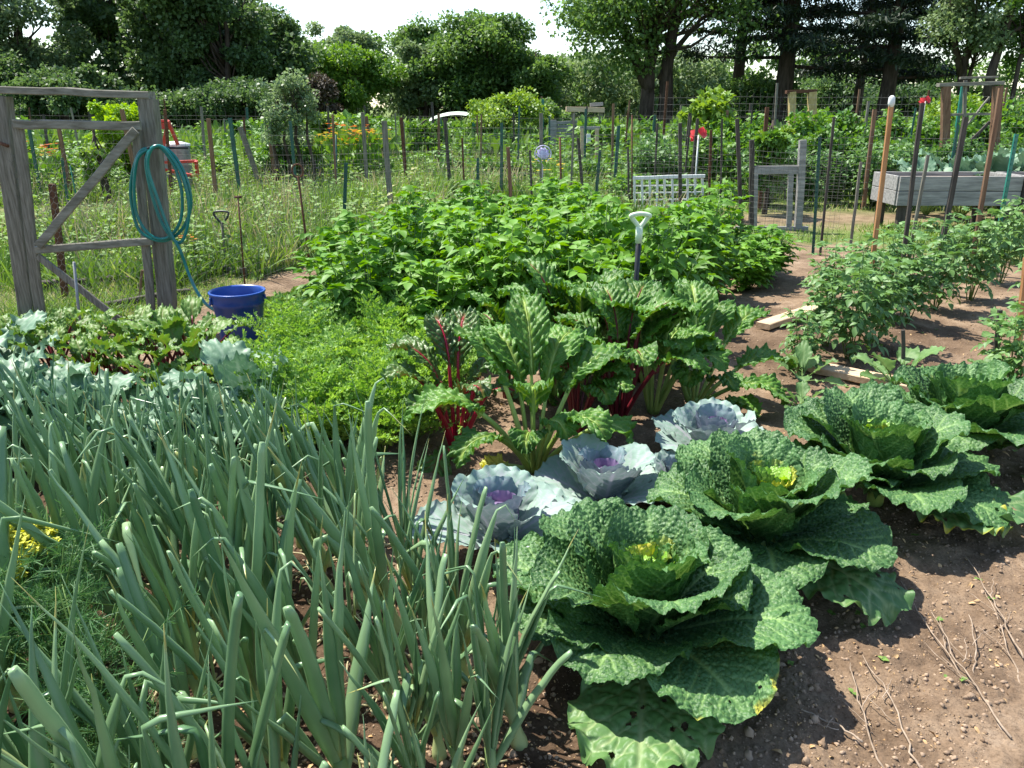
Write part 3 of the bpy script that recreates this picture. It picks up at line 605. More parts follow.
# ============================================================ ONIONS
def onion_variant(seed, nl=8, H=.5):
    r = np.random.default_rng(seed)
    psi = r.random() * math.pi; mf = MB(); ms = MB(); sr = r.uniform(.011, .017)
    sh = r.uniform(.09, .14)
    tube(ms, [(0, 0, -.02), (0, 0, .0), (0, 0, .02), (0, 0, .05), (0, 0, sh)], [sr * .9, sr * 1.7, sr * 1.6, sr * 1.05, sr * .95], 10, tint=[.7, .7, .65, .5, .15])
    for i in range(nl):
        a = psi + (i % 2) * math.pi + r.normal(0, .45)
        q = i / (nl - 1); L = H * r.uniform(.8, 1.22) * (.7 + .4 * math.sin(q * 3.0)); p0 = 88 - (1 - q) * r.uniform(14, 34)
        n = 20; ss = np.linspace(0, 1, n); ang = R(p0) - R(r.uniform(-2, 14)) * ss ** 1.5
        rad = r.uniform(.0115, .0185) * (.5 + .55 * np.minimum(ss * 4, 1)) * (1 - .45 * ss) ** 1.0
        k = r.random(); tip = .04
        if k < .25:   # folded over
            s0 = r.uniform(.42, .85); ang = ang - R(r.uniform(70, 150)) * sstep(s0 - .04, s0 + .05, ss); flatk = 1 - .35 * np.exp(-((ss - s0) / .05) ** 2); rad = rad * flatk
        if k > .80: rad[-1] *= .75; cut = True
        else: rad = rad * np.minimum(1, (1.01 - ss) * 2.3) ** .9; cut = False
        z0 = sh * (.45 + .55 * q); ds = L / (n - 1)
        rr = .004 + np.concatenate([[0], np.cumsum(np.cos(ang[:-1]) * ds)]); zz = z0 + np.concatenate([[0], np.cumsum(np.sin(ang[:-1]) * ds)])
        side = np.cumsum(r.normal(0, .0012, n)) + .03 * r.normal() * ss ** 2
        pts = np.stack([rr * math.cos(a) - side * math.sin(a), rr * math.sin(a) + side * math.cos(a), zz], 1)
        low = zz.min(); pts[:, 2] = np.maximum(pts[:, 2], .01)
        t = r.uniform(.2, .85); tt = np.full(n, t); tt[:6] += np.linspace(.35, .05, 6)
        if not cut and r.random() < .4: tt[-4:] += np.array([.1, .3, .5, .6])
        tube(mf, pts, rad, 8, tint=tt, flat=r.uniform(.32, .65))
    return mf.mesh('foliage', 'onion'), ms.mesh('bulb', 'onion_stem')
OV = [onion_variant(100 + i, nl=6 + i % 4, H=.46 + .02 * (i % 5)) for i in range(16)]
poly = [(-1.7, 1.0), (-.2, 1.0), (.03, 1.62), (-.02, 1.95), (-.15, 2.3), (-.45, 2.75), (-.85, 3.1), (-1.2, 3.42), (-1.7, 3.62), (-2.9, 3.7), (-2.9, 2.9), (-2.2, 2.1)]
def inside(x, y, pl):
    c = False; j = len(pl) - 1
    for i in range(len(pl)):
        if (pl[i][1] > y) != (pl[j][1] > y) and x < (pl[j][0] - pl[i][0]) * (y - pl[i][1]) / (pl[j][1] - pl[i][1]) + pl[i][0]: c = not c
        j = i
    return c
r = np.random.default_rng(42); pos = []
yy = 1.02; row = 0
while yy < 3.7:
    xx = -2.95 + (row % 2) * .08
    while xx < .1:
        x, y = xx + r.normal(0, .03), yy + r.normal(0, .03)
        if inside(x, y, poly) and r.random() < .95 and min(math.hypot(x + 1.25, y - 1.98), math.hypot(x + 1.12, y - 1.74), math.hypot(x + 1.0, y - 1.52)) > .16: pos.append((x, y))
        xx += .165
    yy += .165; row += 1
pos += [(.02, 1.72), (-.03, 1.85), (-.13, 1.60)]
def onion_label(x, y):
    px, py = 0, 0
    if y > 3.2: return 'blue-green onion plant at the far end of the bed by the broccoli'
    if x > -.3 and y < 2.2: return 'onion plant with thick leaves at the bare end of its row beside the savoy cabbage'
    if x > -.75 and y > 2.1: return 'onion plant on the sunny edge of the bed next to open soil'
    if x < -1.0 and y < 1.9: return 'onion plant among the feathery dill at the bed corner'
    return 'onion plant with folded leaves crowded in the middle of the bed'
print('onions', len(pos))
for k, (x, y) in enumerate(pos):
    mf, ms = OV[k % 16]
    lx = R(r.normal(0, 5)); ly = R((-8 if x < -.35 else -2) + r.normal(0, 5))
    s = r.uniform(.88, 1.25) * (.88 if x > -.35 and y < 2.3 else 1.08 if y < 2.4 else .98 if y < 2.8 else .74)
    o = thing('onion_plant', onion_label(x, y), 'onion', (x, y, gh(x, y)), group='onion plants in the bed: ' + onion_label(x, y).split('onion plant ')[1], sc=s, rot=(lx, ly, r.random() * 6.28))
    o.rotation_mode = 'XYZ'
    # lean in world axes
    o.rotation_euler = (Euler((lx, ly, 0)).to_matrix() @ Euler((0, 0, r.random() * 6.28)).to_matrix()).to_euler()
    link('foliage', mf, o); link('bulb', ms, o)
# dry fallen leaves and trimmings of onions on the soil
def twig(mb, a, b, rad, seed, sides=5, wob=.02, n=12):
    r = np.random.default_rng(seed); a = np.array(a); b = np.array(b); t = np.linspace(0, 1, n)[:, None]
    p = a + (b - a) * t; w = np.cumsum(r.normal(0, wob / n ** .5 * .5, (n, 3)), 0); w -= w[-1] * t; p = p + w * (1, 1, .15); tube(mb, p, np.linspace(rad, rad * .45, n), sides, tint=r.uniform(.2, .9))
r = np.random.default_rng(8)
mb = MB()
for i in range(420):
    x = r.uniform(-1.9, 0); y = r.uniform(1.3, 3)
    if not inside(x, y, poly): continue
    a = r.random() * 6.3; l = r.uniform(.05, .2); twig(mb, (x, y, gh(x, y) + .012), (x + l * math.cos(a), y + l * math.sin(a), gh(x, y) + .02), r.uniform(.002, .007), i, wob=.05)
stuff(mb.build('onion_litter', 'straw'), 'dry yellow trimmings lying under the onion leaves', 'litter')

# ============================================================ DILL
def dill(loc, seed, label, H=.55, flower=True):
    r = np.random.default_rng(seed); root = thing('dill_plant', label, 'dill', (loc[0], loc[1], gh(*loc)), 0)
    mf = MB(); ms = MB(); F_ = Fol(); mw = MB()
    for k in range(14):
        a = r.random() * 6.3; rr = r.uniform(.02, .26); tx, ty, tz = rr * math.cos(a), rr * math.sin(a), H * r.uniform(.5, .95)
        pts = np.array([(0, 0, 0), (tx * .3, ty * .3, tz * .5), (tx, ty, tz)]); tube(ms, pts, [.004, .003, .0015], 5)
        for j in range(7):
            q = .25 + .75 * j / 7; b = pts[0] * (1 - q) ** 2 + 2 * q * (1 - q) * pts[1] + q * q * pts[2]
            az = r.random() * 6.3; L = r.uniform(.08, .16); d = np.array([math.cos(az), math.sin(az), .5])
            tube(ms, [b, b + d * L * .5, b + d * L], [.0013, .001, .0005], 4)
            for i in range(46):
                t = r.uniform(.15, 1); c = b + d * L * t; f = norm(d + r.normal(size=3) * .9); F_.add(c, f, r.normal(size=3), r.uniform(.02, .05), r.uniform(.2, .8))
    F_.flush(mf, leaf_tpl([.05, .045, .03], .1, .3, 2)); mf.build('foliage', 'dill', root); ms.build('stem', 'stem_green', root)
    return root
dl = dill((-1.30, 1.92), 3, 'feathery dark green dill plant at the corner of the onion bed')
dl2 = dill((-1.10, 1.72), 4, 'low feathery dill clump without a flower, below the flowering dill', H=.48)
dl3 = dill((-1.0, 1.52), 5, 'feathery dill clump lowest in the corner of the picture', H=.42)
dl4 = dill((-1.42, 2.12), 6, 'thin dill plant behind the flowering one', H=.5)
def umbel(c, seed, Rr, par):
    r = np.random.default_rng(seed); mf = MB(); ms = MB(); F_ = Fol(); c = np.array(c)
    base = c - (0, 0, Rr * .8)
    for k in range(26):
        a = k * 2.4; q = math.sqrt((k + .5) / 26) * Rr; e = c + (q * math.cos(a), q * math.sin(a), -.25 * q * q / Rr)
        tube(ms, [base, (base + e) / 2 + (0, 0, -.004), e], [.0012, .001, .0008], 4)
        for i in range(30):
            v = r.normal(size=3) * (1, 1, .4); v = norm(v) * r.uniform(.2, 1) * Rr * .17; F_.add(e + v, r.normal(size=3), (0, 0, 1), r.uniform(.011, .019), r.uniform(.3, .8))
    F_.flush(mf, OVAL); fh = mf.build('flower_head', 'dill_flower', par); ms.build('flower_stalk', 'stem_green', fh)
fx = P(12, 540, 2.05); fx2 = P(-8, 575, 1.95)
def fstalk(f, par, dloc):
    l = np.array(f) - np.array(dloc); mb = MB(); tube(mb, [(0, 0, 0), l * (.6, .6, .5), l - (0, 0, .05)], [.005, .004, .003], 6); mb.build('stem', 'stem_green', par); return l
umbel(fstalk(fx, dl, (-1.30, 1.92, 0)), 3, .12, dl); umbel(fstalk(fx2, dl, (-1.30, 1.92, 0)), 4, .085, dl)

# ============================================================ CARROTS
def carrot_variant(seed):
    r = np.random.default_rng(seed); mf = MB(); ms = MB(); F_ = Fol()
    for k in range(11):
        a = k * 2.4 + r.normal(0, .3); p0 = r.uniform(48, 86); L = r.uniform(.24, .36); n = 9
        rr, zz, pe = curve_rz(L, p0, r.uniform(25, 60), n, 1.5); pts = np.stack([rr * math.cos(a), rr * math.sin(a), zz], 1)
        tube(ms, pts, np.linspace(.0028, .001, n), 4)
        T = np.gradient(pts, axis=0); side = np.array([-math.sin(a), math.cos(a), 0])
        for i in range(3, n):
            f = norm(T[i]); u = norm(np.cross(side, f)); wl = .075 * math.sin((i - 1.5) / (n - .5) * math.pi) ** .6 + .02
            for sd in (-1, 1):
                d = norm(side * sd + f * .55 + u * r.uniform(-.2, .25)); m = 7
                for j in range(m):
                    c = pts[i] + d * wl * (j + .5) / m
                    for kk in (-1, 0, 1):
                        F_.add(c, norm(d * .8 + f * kk * .8 + r.normal(size=3) * .35), u + r.normal(size=3) * .3, r.uniform(.012, .024), r.uniform(.2, .8))
    F_.flush(mf, leaf_tpl([.2, .5, .1], .2, .3, 2)); return mf.mesh('foliage', 'carrot'), ms.mesh('stalks', 'stem_green')
CV = [carrot_variant(200 + i) for i in range(4)]
r = np.random.default_rng(77); cpos = []
cpoly = [G(290, 455), G(400, 452), G(445, 425), G(440, 360), G(400, 345), G(310, 350), G(288, 372), G(272, 420)]
cp2 = [(a[0], a[1]) for a in cpoly]
for _ in range(4000):
    x = r.uniform(-1.9, -.2); y = r.uniform(3.4, 5.8)
    if inside(x, y, cp2) and all(math.hypot(x - a, y - b) > .15 for a, b in cpos): cpos.append((x, y))
print('carrots', len(cpos))
for k, (x, y) in enumerate(cpos):
    mf, ms = CV[k % 4]
    lab = 'bright green feathery carrot plant ' + ('on the path side of its patch' if y < 4.0 else 'close to the potato plants' if y > 4.9 else 'in the middle of the carrot patch')
    o = thing('carrot_plant', lab, 'carrot', (x, y, gh(x, y)), r.random() * 6.3, 'carrot plants ' + lab.split('plant ')[1], (1.15, 1.15, r.uniform(.85, 1.5))); link('foliage', mf, o); link('stalks', ms, o)

# ============================================================ POTATOES
def compound(F_, b, f, up, L, n, size, r, tint, ms=None, rad=.0015):
    f = norm(np.array(f)); s = norm(np.cross(f, up)); u = np.cross(s, f)
    pts = [b + f * L * q - np.array([0, 0, 1]) * L * .25 * q * q for q in (0, .5, 1)]
    if ms is not None: tube(ms, pts, [rad, rad, rad * .6], 4, cap=False)
    for i in range(n):
        q = .35 + .5 * i / max(1, n - 1)
        c = b + f * L * q - np.array([0, 0, 1]) * L * .25 * q * q
        for sd in (-1, 1): F_.add(c, norm(s * sd + f * .45 + u * r.uniform(-.5, .15)), u + r.normal(size=3) * .45, size * r.uniform(.7, 1.1), tint + r.uniform(-.1, .1))
    F_.add(pts[2], f - np.array([0, 0, .35]), u, size * 1.25, tint)
def bushy(seed, H=.7, Rr=.42, stems=14, per=8, size=.06, n=3, lt=.14, mat='potato', tpl=LEAFLET, tint0=.5, topt=.15, spread=1.):
    r = np.random.default_rng(seed); mf = MB(); ms = MB(); F_ = Fol()
    for k in range(stems):
        a = k * 2.4 + r.normal(0, .3); q = math.sqrt((k + .5) / stems); tx, ty = Rr * q * math.cos(a) * .8, Rr * q * math.sin(a) * .8; tz = H * (1 - .35 * q * q) * r.uniform(.85, 1.1)
        p = np.array([(tx * .15, ty * .15, 0), (tx * .55, ty * .55, tz * .5), (tx, ty, tz)])
        tube(ms, p, [.006, .005, .003], 5)
        for j in range(per):
            t = .25 + .75 * (j + .7) / per; b = p[0] * (1 - t) ** 2 + 2 * t * (1 - t) * p[1] + t * t * p[2]
            az = a + j * 2.4 + r.normal(0, .4); e = r.uniform(-.45, .6) + .5 * (t > .85)
            compound(F_, b, (math.cos(az), math.sin(az), e), (0, 0, 1), lt * r.uniform(.75, 1.15) * (1.1 - .35 * t), n, size, r, tint0 + topt * (t - .5) + r.uniform(-.12, .12), ms)
    F_.flush(mf, tpl); return mf.mesh('foliage', mat), ms.mesh('stems', 'stem_green')
PV = [bushy(300 + i, H=.78, stems=20, per=10, size=.080) for i in range(4)]
r = np.random.default_rng(31); ppos = []
pp = [(-.95, 5.35), (-1.25, 5.9), (-1.3, 6.5), (-.9, 7.3), (-.3, 8.2), (.6, 8.9), (1.6, 8.9), (2.4, 8.3), (2.75, 7.7), (2.4, 7.2), (1.6, 6.8), (1.25, 6.2), (1.0, 5.5), (.3, 5.1), (-.4, 5.1)]
for _ in range(6000):
    x = r.uniform(-1.6, 3.2); y = r.uniform(4.9, 9.2)
    if inside(x, y, pp) and all(math.hypot(x - a, y - b) > .42 for a, b in ppos) and not (abs(x - .82) < .32 and y < 5.45): ppos.append((x, y))
print('potatoes', len(ppos))
for k, (x, y) in enumerate(ppos):
    mf, ms = PV[k % 4]
    edge = x > 1.7
    lab = 'leafy green potato plant ' + ('at the soil path end of the potato patch' if edge else 'along the carrot side of the potato patch' if y < 5.9 else 'deep in the potato patch behind the shovel' if y < 7.6 else 'along the fence side of the potato patch')
    o = thing('potato_plant', lab, 'potato plant', (x, y, gh(x, y)), r.random() * 6.3, 'potato plants ' + lab.split('plant ')[1], (.85, .85, r.uniform(.55, .7)) if edge else (1, 1, .68) if x > .75 and y > 7.2 else (1.05, 1.05, r.uniform(.82, 1.25))); link('foliage', mf, o); link('stems', ms, o)

# ============================================================ BEETS, BROCCOLI
def leafy(seed, nl, Ls, L, W, mat, stalk, pitch=(50, 80), bend=(40, 90), n=16, blister=(.004, .03), ruffle=(.014, 8), sr=.004, cup=.4, tint=.5, base=.45, edge=.06, lobes=0., vs=.03):
    r = np.random.default_rng(seed); mf = MB(); ms = MB()
    for k in range(nl):
        a = R(k * 137.5 + r.normal(0, 12)); q = k / nl; pt = pitch[0] + (pitch[1] - pitch[0]) * q; ls = Ls * r.uniform(.75, 1.15); ll = L * r.uniform(.75, 1.15)
        rr, zz, pe = curve_rz(ls, pt, 12, 6)
        V, Q, vv, rho, qq = big_leaf(ll, W * r.uniform(.8, 1.15), seed * 31 + k, n, pe, r.uniform(*bend), r.uniform(0, 25), cup, blister, ruffle, base=base, origin=(.01 + rr[-1], zz[-1]), side_sp=vs, vein_w=.0025, midw=.005, edge_wob=edge, lobes=lobes)
        mf.add(rotz(V, a), Q, None, tint + r.uniform(-.2, .2), vv)
        p = np.stack([.01 + rr, rr * 0, zz], 1); e = np.array([[p[-1, 0] + ll * .25 * math.cos(R(pe)), 0, p[-1, 2] + ll * .25 * math.sin(R(pe)) - .002]]); tube(ms, rotz(np.vstack([p, e]), a), np.append(np.linspace(sr * 1.2, sr, 6), sr * .4), 6, tint=r.uniform(.3, .7))
    return mf, ms
def leafy_meshes(*a, mat, stalk, **k):
    mf, ms = leafy(*a, mat, stalk, **k); return mf.mesh('leaves', mat), ms.mesh('stalks', stalk)
BV = [leafy_meshes(400 + i, 10, .25, .17, .054, mat='beet', stalk='dark_red_stalk', blister=(.006, .03), pitch=(56, 86), bend=(20, 70), n=24, sr=.0065) for i in range(4)]
KV = [leafy_meshes(420 + i, 9, .18, .26, .10, mat='brassica', stalk='green_stalk', blister=(.004, .045), ruffle=(.022, 7), lobes=.05, edge=.09, sr=.006, n=32, pitch=(48, 86), bend=(15, 70), vs=.045) for i in range(4)]
r = np.random.default_rng(61)
bsp = [(30, 362, .95), (60, 350, .9), (92, 345, .9), (135, 356, .95), (120, 372, .9), (165, 360, 1.0), (196, 356, 1.1), (186, 372, 1.05), (62, 372, .9), (150, 385, .9), (215, 385, .95), (95, 385, .85), (-20, 362, .9),  (20, 345, .8), (175, 395, .9), ]
for k, (px, py, s) in enumerate(bsp):
    x, y, _ = G(px, py + 22); mf, ms = BV[k % 4]
    lab = 'beet plant with dark red stalks ' + ('just below the blue tub' if px > 190 else 'in front of the gate' if px > 80 else 'near the hinge post of the gate')
    o = thing('beet_plant', lab, 'beet', (x, y, gh(x, y)), r.random() * 6.3, 'beet plants ' + lab.split('stalks ')[1], s * 1.12); link('leaves', mf, o); link('stalks', ms, o)
ksp = [(5, 385, 1.), (45, 400, 1.), (95, 410, 1.05), (20, 425, 1.05), (70, 432, .95), (130, 405, .9), (165, 425, .95), (205, 410, 1.), (248, 408, 1.), (110, 440, .9), (-35, 410, 1.1), (225, 432, .9), (180, 445, .8), (-20, 450, 1.0), (140, 430, .8), (275, 420, .7)]
for k, (px, py, s) in enumerate(ksp):
    x, y, _ = G(px, py + (18 if px < 45 or px > 240 else 38)); mf, ms = KV[k % 4]
    lab = 'blue-green broccoli plant with broad waxy leaves ' + ('beside the carrots' if px > 190 else 'between the beets and the onions' if px > 60 else 'at the side edge of the plot')
    o = thing('broccoli_plant', lab, 'broccoli', (x, y, gh(x, y)), r.random() * 6.3, 'broccoli plants ' + lab.split('leaves ')[1], s * (1.2 if px < 45 or px > 240 else .92)); link('leaves', mf, o); link('stalks', ms, o)

# ============================================================ EGGPLANTS, TOMATOES
EV = [leafy_meshes(450 + i, 8, .10, .17, .062, mat='eggplant', stalk='stem_green', blister=(.002, .04), ruffle=(.010, 6), edge=.1, n=18, pitch=(25, 75), bend=(5, 40), sr=.0035, vs=.03) for i in range(3)]
for k, (px, py, s, lab) in enumerate([(800, 394, .95, 'young eggplant with broad leaves at the near end of the board'), (893, 398, 1.15, 'young eggplant growing just behind the pale board'), (1012, 415, 1.2, 'young eggplant at the edge of the picture by the last cabbage'), (800, 425, .7, 'tiny low green seedling plant between chard and board'), (1000, 345, .8, 'small eggplant beside the orange stake at the plot edge')]):
    x, y, _ = G(px, py); mf, ms = EV[k % 3]; o = thing('eggplant', lab, 'eggplant', (x, y, gh(x, y)), r.random() * 6.3, None, s)
    mb = MB(); tube(mb, [(0, 0, -.01), (.005, 0, .06), (0, .004, .14)], [.006, .005, .004], 6); mb.build('stem', 'stem_green', o)
    link('leaves', mf, o, loc=(0, 0, .09)); link('stalks', ms, o, loc=(0, 0, .09))
TV = [bushy(500 + i, H=.85, Rr=.30, stems=7, per=12, size=.075, n=3, lt=.17, mat='tomato', topt=.2) for i in range(4)]
tsp = [(850, 360, .72, .85, 'bushy tomato plant in front of the orange-brown stake'), (825, 345, .6, .75, 'tomato plant at the end of the short plank'), (875, 345, .7, .8, 'tomato plant at the foot of the orange-brown stake'),
       (905, 325, .7, .75, 'tomato plant between the orange-brown stake and the black stakes'), (935, 308, .72, .9, 'tomato plant tied to a dark stake, below the planter'), (970, 298, .75, .95, 'tomato plant climbing the long leaning stake'), (1000, 282, .7, 1., 'tomato plant at the foot of the leaning green metal stake'),
       (1008, 395, .62, .72, 'tomato plant on a wooden stake above the small eggplant'), (830, 300, .7, .6, 'tomato plant by the thin black stake'), (860, 285, .7, .6, 'tomato plant by the short wooden stake'), (900, 275, .7, .7, 'far tomato plant by the pair of stakes'), (955, 268, .7, .7, 'far tomato plant in front of the planter legs'),
       (800, 372, .5, .5, 'small tomato plant leaning over the short plank'), (885, 318, .75, .8, 'tomato plant hugging the orange-brown stake from behind'),
       (1045, 330, .8, .9, 'tomato plant cut by the picture edge'), (1020, 262, .8, .8, 'farthest tomato plant at the picture edge')]
for k, (px, py, s, sz, lab) in enumerate(tsp):
    x, y, _ = G(px, py); mf, ms = TV[k % 4]; o = thing('tomato_plant', lab, 'tomato plant', (x, y, gh(x, y)), r.random() * 6.3, 'tomato plants along the stakes', (s * 1.1, s * 1.1, sz)); link('foliage', mf, o); link('stems', ms, o)

# ============================================================ dry twigs on the soil
tw = [((1024, 768), (900, 585), 'long grey-brown twig crossing the bare soil beside the cabbages'), ((1010, 745), (930, 620), 'dry twig parallel to the long one near the picture edge'), ((884, 768), (850, 665), 'thin forked twig on the soil below the flat cabbage leaf'), ((915, 768), (862, 660), 'pale straight twig beside the forked one'),
      ((1024, 660), (965, 560), 'short dark twig near the third cabbage'), ((1024, 690), (985, 590), 'curved dry stalk at the edge of the soil'), ((862, 745), (800, 712), 'short straw coloured twig close to the cabbage shadow'), ((975, 690), (968, 618), 'upright looking thin dry stem on the soil')]
for k, (a, b, lab) in enumerate(tw):
    A = G(*a); B = G(*b); c = np.array(A[:2]) * .5 + np.array(B[:2]) * .5; L = np.array([B[0] - A[0], B[1] - A[1]]) / 2
    t = thing('dry_twig', lab, 'twig', (c[0], c[1], gh(*c) + .014), 0, 'dry twigs on the bare soil')
    mb = MB(); twig(mb, (-L[0], -L[1], 0), (L[0], L[1], .01), .0034, k, wob=.035, n=16)
    p = L * .1; twig(mb, (p[0], p[1], .004), (p[0] + L[0] * .5 + .05, p[1] + L[1] * .4, .012), .0019, k + 20, wob=.025, n=8); twig(mb, (-p[0] * 3, -p[1] * 3, .004), (-p[0] * 3 + L[0] * .3 - .05, -p[1] * 3 + L[1] * .5, .008), .0016, k + 40, wob=.02, n=8)
    mb.build('branch', 'twig', t)
for k, (px, py, rx, ry, lab) in enumerate([(140, 470, .11, .07, 'flat pale stepping stone between the onions and broccoli'), (5, 500, .10, .07, 'flat pale stepping stone at the side of the onion bed')]):
    x, y, _ = G(px, py - 32); mb = MB(); blob(mb, (0, 0, .0), 1, k + 3, nu=18, nv=8, amp=.12, sq=(rx, ry, .03)); tag(mb.build('stepping_stone', 'stone', loc=(x, y, gh(x, y) + .01)), lab, 'stone')
# ============================================================ GATE
def W3(px, py, Y): return np.array(P(px, py, Y))
YG = 5.95
gate = thing('garden_gate', 'weathered grey timber gate frame with sagging diagonal brace and green hose hung on its post', 'gate', (-3.1, YG, 0))
def gb(name, a, b, w, d, side=(1, 0, 0), mat='old_wood', par=None, lab=None, org=(-3.1, YG, 0), wob=.002, seed=0, nseg=8, bev=.006):
    mb = MB(); o = np.array(org); beam(mb, np.array(a) - o, np.array(b) - o, w, d, side, bev, 0, .5, wob, seed, nseg)
    return mb.build(name, mat, par if par is not None else gate, smooth=False, label=lab)
def gp(px, py, dy=0.): return W3(px, py, YG + dy)
LB, LT = gp(33, 336), gp(1, 96); RB, RT = gp(168, 318), gp(148, 99)
gb('post', LB - (.02, 0, .15), LT, .115, .10, seed=1); gb('post', RB - (0, 0, .15), RT, .115, .10, seed=2)
gb('lintel', gp(-14, 91, -.0) + (0, 0, .012), gp(152, 97, 0) + (0, 0, .012), .12, .05, side=(0, 1, 0), mat='old_rail', seed=3)
gb('gate_stile', gp(42, 332, -.075), gp(18, 124, -.075), .075, .035, seed=4); gb('gate_stile', gp(152, 318, -.075), gp(136, 126, -.075), .06, .035, seed=5)
gb('gate_rail', gp(14, 124, -.115) + (0, 0, 0), gp(141, 126, -.115), .06, .03, side=(0, 0, 1), mat='old_rail', seed=6)
gb('gate_rail', gp(36, 250, -.115), gp(152, 241, -.115), .055, .03, side=(0, 0, 1), mat='old_rail', seed=7)
gb('gate_rail', gp(44, 330, -.115), gp(150, 318, -.115), .055, .03, side=(0, 0, 1), mat='old_rail', seed=8)
gb('brace', gp(38, 246, -.15), gp(136, 130, -.15), .06, .025, side=(0, 0, 1), mat='old_rail', seed=9)
gb('brace', gp(38, 256, -.15), gp(122, 322, -.15), .05, .025, side=(0, 0, 1), seed=10)
mb = MB(); tube(mb, [gp(0, 143, -.07) - (-3.1, YG, 0), gp(8, 146, -.09) - (-3.1, YG, 0)], .012, 6); mb.build('latch', 'rust', gate)
def hexmesh(mb, o, ux, uz, w, h, c=.035, rad=.0008):
    ux = np.array(ux, float); uz = np.array(uz, float); o = np.array(o, float); dx = c; dz = c * .9; pts = []
    r = int(h / dz); q = int(w / dx); V = []; T = []
    segs = []
    for j in range(r):
        for i in range(q):
            x = i * dx + (j % 2) * dx / 2; z = j * dz
            segs += [((x, z), (x, z + dz * .5)), ((x, z + dz * .5), (x + dx / 2, z + dz)), ((x, z + dz * .5), (x - dx / 2, z + dz))]
    s = np.array(segs); A = o + s[:, 0, 0, None] * ux + s[:, 0, 1, None] * uz; B = o + s[:, 1, 0, None] * ux + s[:, 1, 1, None] * uz
    wires(mb, A, B, rad)
def wires(mb, A, B, rad):
    """many straight three-sided wires at once"""
    T = norm(B - A); n = len(A); ref = np.where(np.abs(T[:, 1:2]) > .9, np.array([[1., 0, 0]]), np.array([[0, 1., 0]]))
    s = norm(np.cross(T, ref)); b = np.cross(T, s); v = []
    for k in range(3):
        a = k * 2.0944; off = rad * (math.cos(a) * s + math.sin(a) * b); v += [A + off, B + off]
    v = np.stack(v, 1).reshape(-1, 3); f = np.array([[0, 1, 3, 2], [2, 3, 5, 4], [4, 5, 1, 0]]); mb.add(v, (f[None] + (np.arange(n) * 6)[:, None, None]).reshape(-1, 4), None, .5)
mb = MB(); a = gp(45, 331, -.05) - (-3.1, YG, 0); b = gp(150, 318, -.05) - (-3.1, YG, 0); ux = norm(b - a); hexmesh(mb, a, ux, (0, 0, 1), np.linalg.norm(b - a), 1.33, .045, .0014); mb.build('chicken_wire', 'wire', gate)
# the fence carries on from the gate
def wire_panel(mb, a, b, h, cw=.05, ch=.05, rad=.0011, z0=.02, sag=.02, seed=0):
    a = np.array(a, float); b = np.array(b, float); L = np.linalg.norm((b - a)[:2]); u = (b - a) / L; n = int(L / cw); m = int(h / ch)
    r = np.random.default_rng(seed); ph = r.random() * 6
    def Z(i, z): return z + sag * math.sin(i * cw * 1.7 + ph) * z / h
    A = []; B = []
    for i in range(n + 1): p = a + u * i * cw; A.append((p[0], p[1], z0)); B.append((p[0], p[1], Z(i, z0 + h)))
    st = 6
    for j in range(m + 1):
        for i in range(0, n, st):
            p = a + u * i * cw; q = a + u * min(n, i + st) * cw; A.append((p[0], p[1], Z(i, z0 + j * ch))); B.append((q[0], q[1], Z(min(n, i + st), z0 + j * ch)))
    wires(mb, np.array(A), np.array(B), rad)
sf = thing('wire_fence', 'chicken wire fence at the hinge side of the timber gate', 'fence', (0, 0, 0))
mb = MB(); hexmesh(mb, (-5.6, 5.75, 0), (1, .07, 0), (0, 0, 1), 1.9, .95, .05, .0015); mb.build('wire_mesh', 'wire', sf)
mb = MB(); beam(mb, (-4.9, 5.8, -.1), (-4.95, 5.8, 1.1), .06, .05); mb.build('post', 'old_wood', sf, smooth=False)

# fence stakes / posts, each measured: base px, top px, ground distance from base
def stake(par, name, base, top, w, mat, lean_y=0., kind='wood', lab=None, Y=None, org=(0, 0, 0)):
    b = np.array(G(*base)) if Y is None else np.array(P(base[0], base[1], Y)); t = np.array(P(top[0], top[1], b[1] + lean_y)); o = np.array(org)
    mb = MB(); b = b.copy()
    d = norm(t - b); b0 = b - d * .15
    if kind == 'wood': beam(mb, b0 - o, t - o, w, w * .8, (1, 0, 0), .003, wob=.0015, seed=int(base[0]), nseg=5)
    elif kind == 'tpost':
        beam(mb, b0 - o, t - o, w, .004, (1, .3, 0), .001); beam(mb, b0 - o + (0, .004 + w / 2, 0), t - o + (0, .004 + w / 2, 0), w * .9, .004, (0, 1, 0), .001)
        n = int(np.linalg.norm(t - b0) / .055)
        for i in range(n): c = b0 + (t - b0) * (i + .5) / n - o - (0, .006, 0); beam(mb, c - (0, 0, .008), c + (0, 0, .008), w * .45, .008, bev=.001)
    else: tube(mb, [b0 - o, (b0 + t) / 2 - o, t - o], w / 2, 8)
    ob = mb.build(name, mat, par, smooth=(kind == 'pole'), label=lab); return ob, b, t
rear = thing('wire_fence', 'tall see-through wire fence on mixed stakes along the back of the plot', 'fence', (0, 0, 0))
line = [(-2.62, 6.25), (-2.3, 7.6), (-1.97, 9.3), (-1.4, 9.9), (.0, 10.5), (1.1, 10.6), (3.05, 10.5), (3.9, 9.6)]
mb = MB()
for k, (a, b) in enumerate(zip(line[:-1], line[1:])): wire_panel(mb, (*a, 0), (*b, 0), 1.1, .06, .07, .0014, seed=k)
mb.build('wire_mesh', 'wire', rear)
